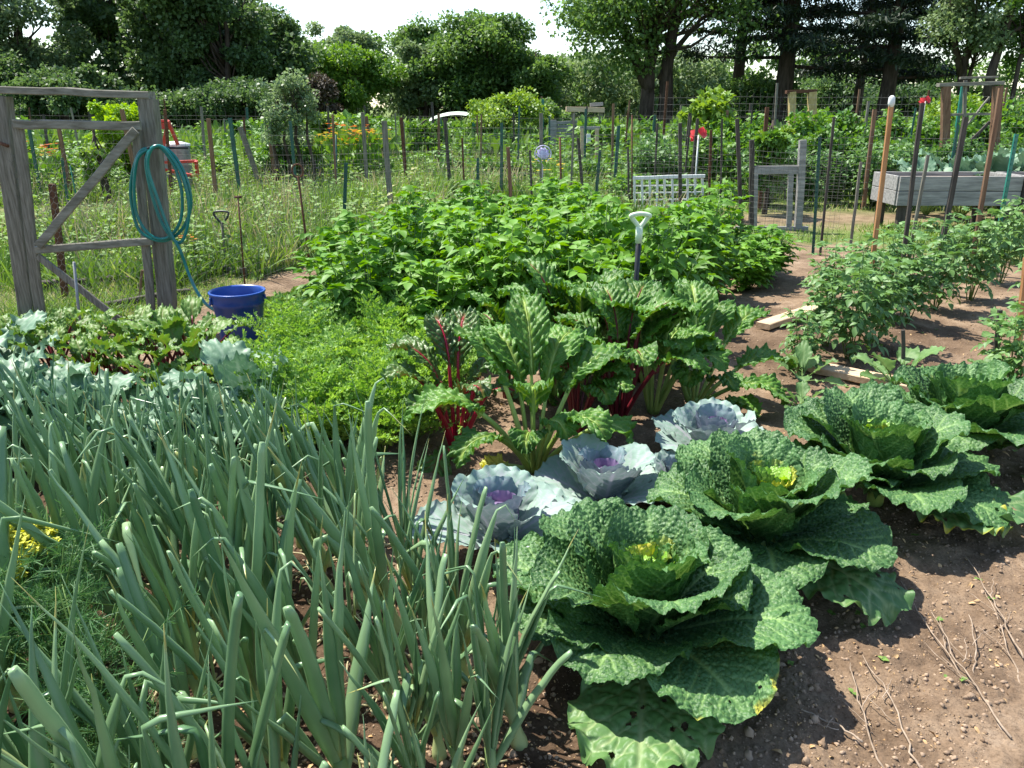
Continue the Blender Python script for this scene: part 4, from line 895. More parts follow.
for base, top, w, mat, kind, lab in [
    ((343, 252), (346, 163), .040, 'green_metal', 'tpost', 'dark green metal post'), ((392, 226), (384, 121), .07, 'old_wood', 'wood', 'thick grey wooden post'),
    ((310, 268), (298, 176), .022, 'rust', 'pole', 'rusty pipe with a ring on top'), ((466, 225), (462, 138), .026, 'rust', 'wood', 'thin rusty brown stake'), ((477, 222), (478, 158), .04, 'green_metal', 'tpost', 'short dark green post'),
    ((513, 237), (508, 147), .045, 'brown_wood', 'wood', 'brown wooden stake'), ((533, 228), (530, 150), .03, 'dark_wood', 'wood', None), ((562, 226), (560, 137), .03, 'rust', 'pole', 'dark brown pipe'), ((586, 225), (578, 138), .04, 'dark_wood', 'wood', 'dark wooden stake leaning'),
    ((594, 222), (600, 150), .045, 'green_metal', 'tpost', 'short green metal post leaning'), ((632, 226), (632, 115), .022, 'rust', 'pole', 'red-brown thin pipe'), ((629, 220), (628, 148), .03, 'dark_wood', 'wood', None),
    ((680, 226), (680, 123), .045, 'dark_wood', 'wood', 'dark wooden stake'), ((681, 212), (691, 116), .03, 'dark_wood', 'wood', None), ((708, 222), (711, 130), .035, 'rust', 'wood', 'reddish brown stake'), ((742, 239), (737, 119), .045, 'dark_wood', 'wood', 'tall dark wooden stake'),
    ((720, 225), (722, 119), .025, 'dark_wood', 'wood', None)]:
    ob, b, t = stake(rear, 'post', base, top, w, mat, kind=kind, lab=lab)
    if 'ring' in (lab or ''):
        m2 = MB(); a = np.linspace(0, 2 * np.pi, 20); tube(m2, [t + (.055 * math.cos(x), 0, .05 + .065 * math.sin(x)) for x in a], .009, 6, cap=False); m2.build('ring', 'rust', ob)
# hose on the gate post
hs = thing('garden_hose', 'teal green garden hose coiled on the gate post and running down to the blue tub', 'hose', (-2.75, YG - .12, 0)); ho = np.array((-2.75, YG - .12, 0)); r = np.random.default_rng(3); pts = []
cx, cz = gp(160, 150, -.12)[0], gp(160, 150, -.12)[2]
def loop(pl, dy): return [W3(px, py, YG + dy) for px, py in pl]
def smooth_pts(p, n=90):
    p = np.array(p); t = np.arange(len(p)); q = np.linspace(0, len(p) - 1, n); out = []
    for x in q:
        i = min(int(x), len(p) - 2); f = x - i; p0 = p[max(i - 1, 0)]; p1 = p[i]; p2 = p[i + 1]; p3 = p[min(i + 2, len(p) - 1)]
        out.append(.5 * ((2 * p1) + (-p0 + p2) * f + (2 * p0 - 5 * p1 + 4 * p2 - p3) * f * f + (-p0 + 3 * p1 - 3 * p2 + p3) * f ** 3))
    return np.array(out)
L1 = loop([(152, 148), (140, 152), (132, 175), (131, 200), (138, 228), (152, 239), (168, 240), (183, 228), (191, 205), (187, 180), (176, 158), (163, 147), (150, 149)], -.16)
L2 = loop([(150, 149), (138, 158), (134, 185), (137, 215), (150, 235), (167, 238), (180, 222), (182, 195), (176, 170), (165, 152), (156, 146)], -.18)
L3 = loop([(156, 146), (149, 152), (146, 165), (152, 195), (163, 225), (178, 243), (186, 232), (189, 205), (182, 175), (170, 155), (160, 146)], -.20)
L4 = loop([(160, 146), (151, 150), (148, 168), (158, 200), (170, 232), (180, 250), (188, 272), (196, 290), (206, 304), (218, 312)], -.23)
for k in range(3): L4[-1 - k] = W3(*[(218, 312), (206, 304), (196, 290)][k], [5.45, 5.52, 5.6][k])
for L_ in (L1 + L2[1:] + L3[1:] + L4[1:],):
    mb = MB(); tube(mb, smooth_pts([p - ho for p in L_], 260), .0115, 8); mb.build('coil', 'hose', hs)
mb = MB(); p = gp(155, 148, -.10) - ho; tube(mb, [p + (0, .08, 0), p + (0, -.12, .005)], .008, 6); tube(mb, [p + (.0, -.02, .004), gp(188, 148, -.1) - ho], .009, 6); mb.build('hook', 'black_plastic', hs)
# tub
tb = G(240, 345); TY = 5.45
tub = thing('blue_tub', 'round blue plastic tub with a moulded rim standing by the carrots', 'tub', (P(238, 300, TY)[0], TY, gh(-1.9, TY)), sc=(1, 1, 1.1))
mb = MB(); lathe(mb, [(0, .0), (.135, 0), (.14, .01), (.155, .16), (.168, .27), (.172, .272), (.176, .30), (.182, .345), (.19, .352), (.19, .362), (.180, .364), (.172, .35), (.160, .26), (.142, .03), (0, .025)], 48); mb.build('body', 'blue_plastic', tub)
for s in (0, 1):
    mb = MB(); a0 = R(200 + 180 * s); tube(mb, smooth_pts([(math.cos(a0 + q) * .186, math.sin(a0 + q) * .186, z) for q, z in ((-.3, .335), (-.28, .30), (0, .285), (.28, .30), (.3, .335))], 16), .008, 6); mb.build('handle', 'blue_plastic', tub)
lh = thing('garden_hose', 'thin turquoise hose lying on the ground between the tub and potatoes', 'hose', (0, 0, 0)); mb = MB()
pl = [G(262, 345), G(275, 325), G(292, 319), G(318, 320), G(300, 325), G(272, 331), G(262, 338), G(300, 348), (G(330, 347)), G(380, 350), G(410, 352), G(440, 340)]
tube(mb, smooth_pts([(a[0], a[1], .03 + .02 * math.sin(i * 2)) for i, a in enumerate(pl)], 120), .0085, 7); mb.build('tube', 'teal_metal', lh)

# ============================================================ STAKES IN THE TOMATO ROW
for base, top, w, mat, kind, lab, tip in [
    ((868, 300), (892, 98), .036, 'orange_wood', 'wood', 'tall orange-brown wooden stake with a white wrapped tip', 'white_paint'), ((820, 254), (834, 117), .026, 'dark_wood', 'wood', 'thin dark stake beside the green metal stake by the little gate', None),
    ((813, 252), (820, 137), .04, 'green_metal', 'tpost', 'green metal stake next to the small grey gate', None), ((850, 248), (861, 162), .03, 'old_wood', 'wood', 'short grey wooden stake in front of the orange-brown one', None),
    ((900, 285), (922, 103), .036, 'dark_wood', 'wood', 'dark leaning stake at the corner of the planter', None), ((906, 272), (928, 155), .03, 'old_wood', 'wood', 'short split grey stake touching the dark one', None), ((933, 290), (966, 117), .042, 'dark_wood', 'wood', 'dark leaning stake crossing the middle of the planter', None),
    ((970, 272), (1001, 88), .042, 'brown_wood', 'wood', 'longest brown stake leaning past the planter', None), ((994, 258), (1017, 134), .05, 'teal_metal', 'tpost', 'leaning green metal post at the far end of the planter', None), ((1018, 345), (1027, 258), .04, 'orange_wood', 'wood', 'orange stake at the very edge of the picture', None),
    ((904, 392), (903, 330), .02, 'dark_wood', 'wood', 'short dark peg in the tomato bed', None), ((992, 385), (1000, 310), .025, 'dark_wood', 'wood', 'short stake holding up the tomato by the edge', None)]:
    b = np.array(G(*base)); t = thing('garden_stake', lab, 'stake', (b[0], b[1], 0)); ob, b, tp = stake(t, 'shaft', base, top, w, mat, kind=kind, org=(b[0], b[1], 0))
    if tip:
        mb = MB(); d = norm(tp - b); c = tp - np.array((b[0], b[1], 0)); tube(mb, [c - d * .07, c - d * .04, c + d * .005, c + d * .02], [.020, .027, .024, .008], 8); mb.build('wrapped_tip', tip, t)
# boards
for a, b, w, lab, z in [((799, 367), (985, 408), .14, 'long pale weathered timber board lying on the soil before the tomatoes', .02), ((762, 331), (822, 313), .12, 'short pale plank on the soil by the first tomato plants', .04)]:
    A = np.array(G(*a)); B = np.array(G(*b)); c = (A + B) / 2; t = thing('timber_board', lab, 'board', (c[0], c[1], 0)); mb = MB()
    beam(mb, A - c + (0, 0, z + .0), B - c + (0, 0, z + .02), w, .045, (0, 1, 0), .005, wob=.001, seed=5, nseg=8); mb.build('plank', 'pale_board', t, smooth=False)
# fork / shovel handle
sh = thing('shovel', 'shovel stuck upright in the ground with pale green grip and dark shaft', 'shovel', (*G(631, 362)[:2], 0)); so_ = np.array(sh.location); Ys = so_[1]
tp = W3(639, 235, Ys - .05) - so_; mb = MB(); tube(mb, [(0, 0, -.1), tp * (.5, .5, .5), tp], .0165, 9); mb.build('shaft', 'black_plastic', sh)
mb = MB(); d = W3(640.5, 218, Ys - .06) - so_; g = [tp - (0, 0, .04), tp + (0, 0, .04), tp + (-.045, 0, .10), d + (-.055, 0, .015), d + (0, 0, .026), d + (.055, 0, .015), tp + (.045, 0, .10), tp + (0, 0, .04)]
tube(mb, smooth_pts(g, 50), .0145, 8); tube(mb, [tp - (0, 0, .05), tp + (0, 0, .05)], .022, 9); mb.build('grip', 'grip', sh)

# ============================================================ TOOLS AND THINGS BEYOND THE GATE
def place(px, py): return G(px, py)
b = G(226, 270); t = thing('spade', 'old spade standing in the weeds with a dark open handle', 'spade', (b[0], b[1], 0)); h = W3(222, 222, b[1]) - np.array((b[0], b[1], 0))
mb = MB(); tube(mb, [(0, 0, -.1), h * .5, h], .014, 7); mb.build('shaft', 'old_wood', t)
mb = MB(); tube(mb, smooth_pts([h - (0, 0, .02), h + (-.06, 0, .05), h + (-.065, 0, .10), h + (.065, 0, .10), h + (.06, 0, .05), h - (0, 0, .02)], 30), .011, 6); mb.build('handle', 'black_plastic', t)
b = G(245, 291); t = thing('metal_rod', 'thin dark metal rod standing upright beside the old spade', 'rod', (b[0], b[1], 0)); mb = MB(); h = W3(238, 197, b[1]) - np.array((b[0], b[1], 0)); tube(mb, [(0, 0, -.1), h], .008, 6); tube(mb, [h - (.03, 0, .0), h + (.03, 0, 0)], .012, 6); mb.build('shaft', 'rust', t)
for (bx, by), (tx, ty), w, mat, kd, lab in [((262, 190), (240, 127), .09, 'old_wood', 'wood', 'leaning grey post beside the pale shrub'), ((276, 188), (269, 124), .08, 'brown_wood', 'wood', 'brown post under the pale shrub'), ((246, 180), (232, 150), .02, 'teal_metal', 'pole', 'thin turquoise stake near the leaning grey post'),
    ((69, 212), (62, 158), .04, 'green_metal', 'tpost', 'short dark green post seen through the gate'), ((78, 205), (70, 165), .02, 'teal_metal', 'pole', 'thin turquoise stake seen through the gate'), ((66, 300), (52, 184), .05, 'rust', 'wood', 'reddish leaning stake just behind the gate'), ((82, 345), (74, 262), .02, 'grey_metal', 'pole', 'thin galvanised pipe behind the gate'),
    ((337, 200), (336, 135), .03, 'green_metal', 'pole', 'slim green post by the yellow flowers'), ((140, 300), (142, 270), .02, 'brown_wood', 'wood', 'short peg beside the orange tipped pipe'), ((453, 190), (448, 155), .03, 'dark_wood', 'wood', 'short dark post among the weeds')]:
    b = G(bx, by); t = thing('garden_post', lab, 'post', (b[0], b[1], 0)); stake(t, 'shaft', (bx, by), (tx, ty), w, mat, kind=kd, org=(b[0], b[1], 0))
# old timbers on the cleared plot
for a, b, w, d, mat, lab in [((163, 226), (262, 209), .16, .12, 'grey_board', 'low grey timber bed edge beyond the gate post'), ((40, 290), (150, 283), .10, .07, 'dark_wood', 'dark timber lying on the cleared ground behind the gate'), ((170, 262), (245, 276), .08, .05, 'old_wood', 'grey plank on the ground behind the hose'), ((105, 312), (190, 296), .06, .05, 'dark_wood', 'thin dark pole on the ground at the foot of the gate'),
                              ((0, 268), (30, 250), .09, .06, 'old_wood', 'old grey plank at the picture edge behind the gate')]:
    A = np.array(G(*a)); B = np.array(G(*b)); c = (A + B) / 2; t = thing('timber', lab, 'timber', (c[0], c[1], 0)); mb = MB(); beam(mb, A - c + (0, 0, .05), B - c + (0, 0, .05), w, d, (0, 0, 1) if w > .12 else (0, 1, 0), .006, wob=.004, seed=int(a[0]), nseg=5); mb.build('plank', mat, t, smooth=False)
c = np.array(G(128, 275)); t = thing('black_pipe', 'black pipe with an orange end lying on the cleared ground', 'pipe', (c[0], c[1], .09)); mb = MB(); tube(mb, [(-.22, 0, 0), (.06, .02, 0)], .055, 12); mb.build('body', 'black_plastic', t); mb = MB(); tube(mb, [(.06, .02, 0), (.12, .02, .01), (.22, .03, .04), (.27, .03, .05)], [.055, .06, .075, .05], 12); mb.build('end_cap', 'orange_paint', t)
# red a-frame and barrel
b = np.array(G(172, 195)); b[2] = 0; YR = b[1]; t = thing('swing_bench', 'red painted A-shaped metal frame of a swing bench behind the gate post', 'swing', tuple(b)); fr = lambda px, py, dy=0: W3(px, py, YR + dy) - b
for n_, A, B in [('top_bar', (150, 121), (169, 121)), ('leg', (168, 121), (160, 165)), ('leg', (168, 121), (178, 145)), ('leg', (157, 121), (153, 165)), ('crossbar', (155, 163), (197, 161)), ('leg', (196, 161), (198, 180)), ('crossbar', (157, 168), (194, 176))]:
    mb = MB(); beam(mb, fr(*A), fr(*B, .1), .07, .05, (0, 1, 0)); mb.build(n_, 'red_paint', t, smooth=False)
mb = MB(); pq = [fr(153, 123), fr(167, 123), fr(165, 129), fr(153, 130)]; mb.add(pq + [p + (0, .02, 0) for p in pq], [[0, 1, 2, 3], [7, 6, 5, 4], [0, 4, 5, 1], [1, 5, 6, 2], [2, 6, 7, 3], [3, 7, 4, 0]]); mb.build('canopy', 'red_paint', t, smooth=False)
b = np.array(G(181, 192)); s = b[1]; t = thing('metal_barrel', 'grey ribbed metal barrel with a pale lid beside the red frame', 'barrel', (b[0], b[1], 0)); z1 = P(181, 146, s)[2]; rb = .55 * (z1 - 0) * .55
prof = [(0, z1), (rb * .98, z1), (rb, z1 - .02)] + [(rb * (1 + .02 * (i % 2)), z1 * (1 - i / 14)) for i in range(1, 14)] + [(rb * .97, 0)]
mb = MB(); lathe(mb, prof[::-1], 28); mb.build('body', 'grey_metal', t); mb = MB(); lathe(mb, [(rb * 1.08, z1 + .0), (rb * 1.08, z1 + .04), (rb * .5, z1 + .08), (0, z1 + .09)], 28); mb.build('lid', 'white_paint', t)
# little grey gate
def frame_thing(name, lab, cat, Y, bars, org_px, mat='grey_board', group=None):
    o = np.array(P(org_px[0], org_px[1], Y)); o[2] = 0; t = thing(name, lab, cat, tuple(o), group=group)
    for k, (nm, a, b, w, d, m) in enumerate(bars):
        mb = MB(); A = W3(*a, Y) - o; B = W3(*b, Y) - o; vert = abs(B[2] - A[2]) > abs(B[0] - A[0]); beam(mb, A + (0, .002 * k, 0), B + (0, .002 * k, 0), w, d, (1, 0, 0) if vert else (0, 0, 1), .004, wob=.002, seed=k + 9, nseg=4); mb.build(nm, m or mat, t, smooth=False)
    return t, o
Yg = 11.2
lg, lo = frame_thing('little_gate', 'small weathered grey wooden gate frame with wire infill beside the white trellis', 'gate', Yg, [('stile', (754, 226), (755, 169), .08, .04, None), ('top_rail', (752, 170), (800, 170), .11, .04, None), ('stile', (789, 226), (791, 170), .07, .04, None), ('post', (798, 230), (803, 140), .09, .08, None), ('post', (751, 228), (752, 140), .06, .06, 'dark_wood'), ('bottom_rail', (735, 229), (808, 229), .07, .05, None)], (780, 228))
mb = MB(); A = W3(756, 226, Yg) - lo; wire_panel(mb, A, A + (.47, 0, 0), .72, .04, .04, .0012, z0=.02); mb.build('wire_infill', 'wire', lg)
Yw = 12.0; tr, to = frame_thing('white_trellis', 'white painted slatted trellis panel standing behind the potato plants', 'trellis', Yw, [('top_rail', (632, 178), (705, 176), .05, .03, 'white_paint'), ('bottom_rail', (632, 207), (705, 206), .04, .03, 'white_paint')] +
    [('slat', (634.5 + i * 7.6, 209), (634.5 + i * 7.6, 178), .034, .02, 'white_paint') for i in range(10)], (668, 208))
for j in range(3):
    mb = MB(); A = W3(633, 186 + j * 7, Yw + .03) - to; B = W3(704, 185 + j * 7, Yw + .03) - to; beam(mb, A, B, .02, .012, (0, 0, 1)); mb.build('crossbar', 'white_paint', tr, smooth=False)
# raised planter
Yp = 10.9; p0 = W3(896, 206, Yp); p1 = W3(1016, 213, Yp); o = np.array((p0[0], Yp, 0)); pl_ = thing('raised_planter', 'raised planter box of weathered grey boards on legs', 'planter', tuple(o)); wl = 1.62; H0 = p0[2]; H1 = W3(896, 176, Yp)[2]; hh = (H1 - H0) / 2
for k in range(2):
    for nm, A, B, sd in (('front_board', (0, 0, 0), (wl, 0, 0), 0), ('back_board', (0, .8, 0), (wl, .8, 0), 0), ('end_board', (.0, .03, 0), (.0, .77, 0), 1), ('end_board', (wl, .03, 0), (wl, .77, 0), 1)):
        mb = MB(); z = H0 + hh * (k + .5); beam(mb, np.array(A) + (0, 0, z), np.array(B) + (0, 0, z), hh - .008, .035, (0, 0, 1), .004, wob=.001, seed=k * 4 + sd, nseg=8); mb.build(nm, 'grey_board', pl_, smooth=False)
for x in (.12, 1.5):
    for y in (.08, .72): mb = MB(); beam(mb, (x, y, -.05), (x, y, H1 - .03), .10, .09, seed=3, wob=.001, nseg=3); mb.build('leg', 'dark_wood', pl_, smooth=False)
mb = MB(); beam(mb, (.04, .4, H1 - .07), (wl - .04, .4, H1 - .07), .70, .02, (0, 1, 0)); mb.build('earth', 'clod', pl_, smooth=False)
mb = MB(); beam(mb, (wl + .04, -.03, H0 - .02), (wl + .04, -.03, H1 + .0), .05, .08, seed=3); mb.build('corner_post', 'dark_wood', pl_, smooth=False)
pl2 = dup(pl_, (o[0] + wl + .1, Yp + .0, 0), label='second raised planter box butted against the first at the picture edge')
# big-leaved squash behind planter
SV = [leafy_meshes(600 + i, 14, .50, .34, .17, mat='brassica', stalk='green_stalk', blister=(.003, .06), ruffle=(.03, 7), lobes=.06, edge=.1, sr=.010, n=14, pitch=(48, 80), bend=(15, 60), vs=.06) for i in range(2)]
for k, (px, py, Y, s, lab) in enumerate([(965, 190, 12.3, 1.3, 'large leaved collard plant rising behind the planter'), (1005, 190, 12.2, 1.35, 'pale large leaved collard at the picture edge behind the planter'), (930, 190, 12.6, 1.1, 'smaller collard plant behind the near corner of the planter'), (1035, 190, 12.8, 1.3, 'collard plant partly outside the picture behind the planter')]):
    x = P(px, py, Y)[0]; o_ = thing('collard_plant', lab, 'collard', (x, Y, 0), k * 1.3, 'collards behind the planter', s); mf, ms = SV[k % 2]; link('leaves', mf, o_); link('stalks', ms, o_)
# tall frame far right
Yf = 14.5; frame_thing('timber_arch', 'tall reddish timber arch with a grey top rail behind the collards', 'arch', Yf, [('post', (944, 180), (946, 86), .13, .10, 'brown_wood'), ('post', (992, 180), (998, 86), .14, .10, 'brown_wood'), ('top_rail', (938, 85), (1003, 83), .06, .12, 'old_rail'), ('top_rail', (960, 78), (998, 77), .035, .05, 'old_rail'), ('crossbar', (943, 115), (990, 114), .04, .04, 'old_rail'), ('brace', (990, 97), (965, 128), .03, .03, 'old_rail'), ('post', (963, 165), (966, 80), .05, .05, 'old_wood'), ('brace', (972, 140), (990, 122), .05, .03, 'dark_wood')], (970, 180))
Yf = 27; frame_thing('wooden_arch', 'yellow topped wooden arch posts in front of the pine trunk', 'arch', Yf, [('post', (792, 140), (792, 92), .20, .2, 'yellow_wood'), ('post', (812, 140), (812, 92), .24, .2, 'yellow_wood'), ('crossbar', (786, 92), (816, 91), .10, .2, 'rust')], (800, 140))
frame_thing('grey_pergola', 'weathered grey pergola of boards beside the vine covered arbour', 'pergola', 25, [('top_rail', (566, 109), (604, 110), .14, .3, 'pale_board'), ('post', (574, 140), (573, 110), .1, .1, 'old_wood'), ('post', (600, 140), (601, 108), .12, .1, 'old_wood'), ('top_rail', (590, 105), (603, 104), .1, .1, 'grey_board'), ('post', (553, 145), (553, 120), .2, .2, 'grey_board')] + [('board', (556, 123 + 4 * i), (577, 122 + 4 * i), .09, .04, 'grey_board') for i in range(5)], (580, 140))
frame_thing('bird_feeder', 'pale wooden feeder stand with a white bottle hung inside near the grey pergola', 'feeder', 21, [('post', (582, 165), (582, 128), .07, .06, 'pale_board'), ('post', (597, 165), (597, 128), .09, .06, 'pale_board'), ('top_rail', (580, 128), (600, 128), .08, .05, 'grey_board'), ('bottle', (588.5, 143), (588.5, 134), .10, .09, 'white_paint')], (590, 165))
# small far oddities
def at(px, py, Y): return P(px, py, Y)
c = at(543, 154, 14); t = thing('garden_spinner', 'round lilac and white disc ornament above the weeds', 'ornament', (c[0], c[1], 0)); mb = MB()
for k in range(10):
    a = R(k * 36); scatter(mb, OVAL, [(0, 0, c[2])], [(math.cos(a), .12, math.sin(a))], [(0, -1, .1)], [.125], [.2 + .6 * (k % 2)])
mb.build('petals', 'lilac', t); mb = MB(); a = np.linspace(0, 2 * np.pi, 26); tube(mb, [(.135 * math.cos(x), 0, c[2] + .135 * math.sin(x)) for x in a], .010, 6, cap=False); mb.build('rim', 'lilac', t); mb = MB(); tube(mb, [(0, .02, -.1), (0, .02, c[2])], .01, 6); mb.build('pole', 'grey_metal', t)
def pinwheel(px, py, Y, size, lab, seed):
    c = at(px, py, Y); t = thing('flower_ornament', lab, 'ornament', (c[0], c[1], 0)); mb = MB()
    for s in (-1, 1):
        for k in range(3):
            a = R(k * 38 - 20) + (0 if s > 0 else math.pi); scatter(mb, OVAL, [(s * size * .12, .01 * k, c[2] + s * size * .04)], [(math.cos(a), .2, math.sin(a) + .35)], [(0, -1, .3)], [size], [.5])
    mb.build('petals', 'petal_red', t); mb = MB(); tube(mb, [(0, .03, -.1), (0, .03, c[2])], .012, 6); mb.build('pole', 'white_paint', t)
pinwheel(699, 135, 13.5, .15, 'bright red cloth flower ornament on a pale pole', 1); pinwheel(926, 101, 17, .12, 'small red and white flag ornament beside the arch', 2)
c = at(232, 126, 30); t = thing('green_tarp', 'small green netting tent propped up at the wood edge', 'netting', (c[0], c[1], 0)); mb = MB(); n = 12
gu, gv = np.meshgrid(np.linspace(0, 1, n), np.linspace(0, 1, n)); mb.add(np.stack([-.25 + .7 * gu, gv * .8, c[2] + .22 - .35 * gu - .22 * gv + .06 * fbm(gu * 3, gv * 3, 4)], 2), grid_quads(n, n)); mb.build('sheet', 'tarp', t)
for s in (-.25, .45): mb = MB(); beam(mb, (s, -.02, 0), (s, -.02, c[2] + (.25 if s < 0 else -.1)), .05, .05); mb.build('pole', 'old_wood', t, smooth=False)
for px, py, Y, lab in [(775, 128, 40, 'white car roof showing between the trunks far off'), ]: pass
# umbrella-like awning
c = at(458, 118, 34); t = thing('garden_awning', 'pale grey awning over the far plots beside the vine arbour', 'awning', (c[0], c[1], 0)); mb = MB(); gu, gv = np.meshgrid(np.linspace(-1, 1, 14), np.linspace(-1, 1, 8)); mb.add(np.stack([gu * 1.1, gv * .8, c[2] + .25 * (1 - gu ** 2) - .12 * gv ** 2], 2), grid_quads(14, 8)); mb.build('sheet', 'grip', t)
for s in (-1, 1): mb = MB(); beam(mb, (s * 1.05, 0, 0), (s * 1.05, 0, c[2] - .02), .05, .05); mb.build('pole', 'grey_metal', t, smooth=False)

# ============================================================ FAR FENCES
r = np.random.default_rng(99)
def far_fence(lab, pts, h, seed, gap=1.5, mats=('dark_wood', 'rust', 'green_metal', 'old_wood', 'brown_wood'), cw=.16, hv=.35, rad=.0022, wd=.05):
    r = np.random.default_rng(seed); t = thing('wire_fence', lab, 'fence', (0, 0, 0), group=None); mb = MB()
    for k, (a, b) in enumerate(zip(pts[:-1], pts[1:])):
        wire_panel(mb, (*a, 0), (*b, 0), h, cw, cw, rad, seed=k); L = math.hypot(b[0] - a[0], b[1] - a[1]); n = max(1, int(L / gap))
        for i in range(n):
            q = (i + r.uniform(-.2, .2)) / n; x = a[0] + (b[0] - a[0]) * q; y = a[1] + (b[1] - a[1]) * q; H = h * r.uniform(1.0, 1.0 + hv); m2 = MB(); w = wd * r.uniform(.6, 1.3)
            beam(m2, (x, y, -.1), (x + r.normal(0, .05), y + r.normal(0, .04), H), w, w * .8, seed=i); m2.build('post', mats[int(r.integers(len(mats)))], t, smooth=False)
    mb.build('wire_mesh', 'wire', t)
far_fence('second wire fence line behind the weeds, with many thin stakes', [(-9, 14.5), (-4.5, 14), (-1, 14.6), (2.5, 14.2), (3.2, 12.6)], 1.15, 1, .62)
far_fence('wire fence beyond the lilac ornament on dark posts', [(-3, 18.5), (0, 18), (3, 18.6), (6, 18)], 1.25, 2, .7)
far_fence('wire fence across the gardens below the dark wood', [(-16, 22), (-9, 21.5), (-3, 23), (2, 23), (6, 22.5)], 1.25, 3, .95, cw=.25, rad=.003)
far_fence('tall netting fence behind the tomato rows in front of the pines', [(4, 24), (9, 23), (15, 22), (19, 21)], 1.9, 4, 1.6, cw=.18, rad=.0035)
far_fence('farthest fence line of thin posts before the trees', [(-22, 34), (-8, 33), (4, 33), (14, 32), (26, 31)], 1.5, 5, 2.4, cw=.4, rad=.004, wd=.08)
far_fence('fence of green stakes among the far tomato plants', [(6.5, 15.5), (9, 15.8), (12, 15)], 1.5, 6, .8, mats=('green_metal', 'teal_metal', 'old_wood'), cw=.2)
far_fence('wire fence behind the raised planter', [(3.9, 13.2), (6, 13.4), (9.5, 13.2)], 1.2, 7, 1.1, cw=.1)

# ============================================================ MIDDLE DISTANCE PLANTS
def puff_mesh(seed, H, Rr, n, size, mat, tpl=FAR, stems=True, puffs=9, flat=1., tint=.5):
    r = np.random.default_rng(seed); mf = MB(); ms = MB(); F_ = Fol()
    for k in range(puffs):
        a = k * 2.4; q = math.sqrt((k + .5) / puffs); c = np.array([Rr * .75 * q * math.cos(a), Rr * .75 * q * math.sin(a), H * r.uniform(.35, .85) * (1 - .25 * q)]); pr = Rr * r.uniform(.32, .5)
        if stems: tube(ms, [(c[0] * .15, c[1] * .15, 0), (c[0] * .5, c[1] * .5, c[2] * .5), c], [.02 * H, .014 * H, .006 * H], 5)
        m = n // puffs; v = norm(r.normal(size=(m, 3))) * (r.random((m, 1)) ** .5) * pr * (1, 1, H / Rr * .38 / 1.0); t0 = r.normal(0, .1)
        for i in range(m): F_.add(c + v[i], v[i] + r.normal(size=3) * pr * .7 + (0, 0, -.1 * pr), (r.normal(0, .5), r.normal(0, .5), 1), size * r.uniform(.7, 1.3), tint + t0 + r.uniform(-.2, .2))
    F_.flush(mf, tpl); return mf.mesh('foliage', mat), (ms.mesh('stems', 'stem_green') if stems else None)
TALL = [puff_mesh(700 + i, 1.5, .5, 1500, .10, 'bean', puffs=14) for i in range(3)]
TOMF = [puff_mesh(710 + i, 1.35, .5, 1900, .075, 'tomato', puffs=14) for i in range(3)]
LOW = [puff_mesh(720 + i, .7, .5, 900, .09, 'bean', puffs=9) for i in range(2)]
VAR = {'bean': TALL, 'tomato': TOMF, 'low': LOW}
r = np.random.default_rng(5)
def row(kind, spots, lab, cat, grp, sc=(.9, 1.2)):
    for k, (x, y) in enumerate(spots):
        mf, ms = VAR[kind][k % len(VAR[kind])]; s = r.uniform(*sc); o = thing(cat.replace(' ', '_') , lab, cat.split()[0] if ' ' in cat else cat, (x, y, 0), r.random() * 6.3, grp, (s, s, s * r.uniform(.85, 1.1))); link('foliage', mf, o); link('stems', ms, o)
row('tomato', [(4.3 + .62 * i, 13.9 + .1 * (i % 3)) for i in range(10)], 'dense tall tomato plant in the row behind the planter', 'tomato plant', 'tall tomato row behind the planter', (.85, 1.05))
row('bean', [(3.6 + .7 * i, 15.2 + .15 * (i % 2)) for i in range(9)], 'tall light green bean plant behind the little grey gate', 'bean plant', 'tall beans behind the little gate', (.8, 1.0))
row('bean', [(4.5 + .9 * i, 18 + .4 * (i % 2)) for i in range(14)], 'tall bean plant in the far rows under the pines', 'bean plant', 'far bean rows', (1, 1.2))
row('tomato', [(8 + 1.1 * i, 21 + .4 * (i % 2)) for i in range(10)], 'far tomato plant along the netting fence', 'tomato plant', 'far tomato row by the netting', (1.1, 1.3))
row('low', [(-10 + 1.25 * i + r.uniform(-.4, .4), r.uniform(15.5, 21)) for i in range(17)], 'bushy green vegetable clump in the plots behind the second fence', 'vegetable plant', 'vegetable clumps behind the second fence', (.8, 1.5))
row('low', [(-18 + 2.1 * i + r.uniform(-.8, .8), r.uniform(24, 32)) for i in range(20)], 'green clump in the farthest plots before the wood', 'vegetable plant', 'clumps in the farthest plots', (1.4, 2.4))
row('low', [(2.0 + .9 * i, r.uniform(12.3, 13)) for i in range(2)], 'yellow-green clump behind the white trellis', 'vegetable plant', 'clumps behind the trellis', (.9, 1.1))
row('tomato', [P(655, 160, 15)[:2], P(648, 160, 15.4)[:2], P(664, 160, 15.6)[:2]], 'dark stemmed bushy plant behind the white trellis', 'pepper plant', 'dark bushy plants behind the trellis', (.9, 1.0))
# tall upright plants poking out at the end of the potato patch
UP = bushy(808, H=1.0, Rr=.3, stems=7, per=9, size=.085, n=2, lt=.14, mat='potato', topt=.1)
for k, (px, py, s) in enumerate([(712, 262, .95), (722, 268, .85), (700, 270, .8)]):
    x, y, _ = G(px, py); o = thing('dahlia_plant', ['tallest broad leaved dahlia rising above the potato plants', 'dahlia plant beside the tallest one, nearer the soil path', 'dahlia plant just in front of the white trellis'][k], 'dahlia', (x, y, 0), k, 'dahlia plants by the trellis', s); link('foliage', UP[0], o); link('stems', UP[1], o)
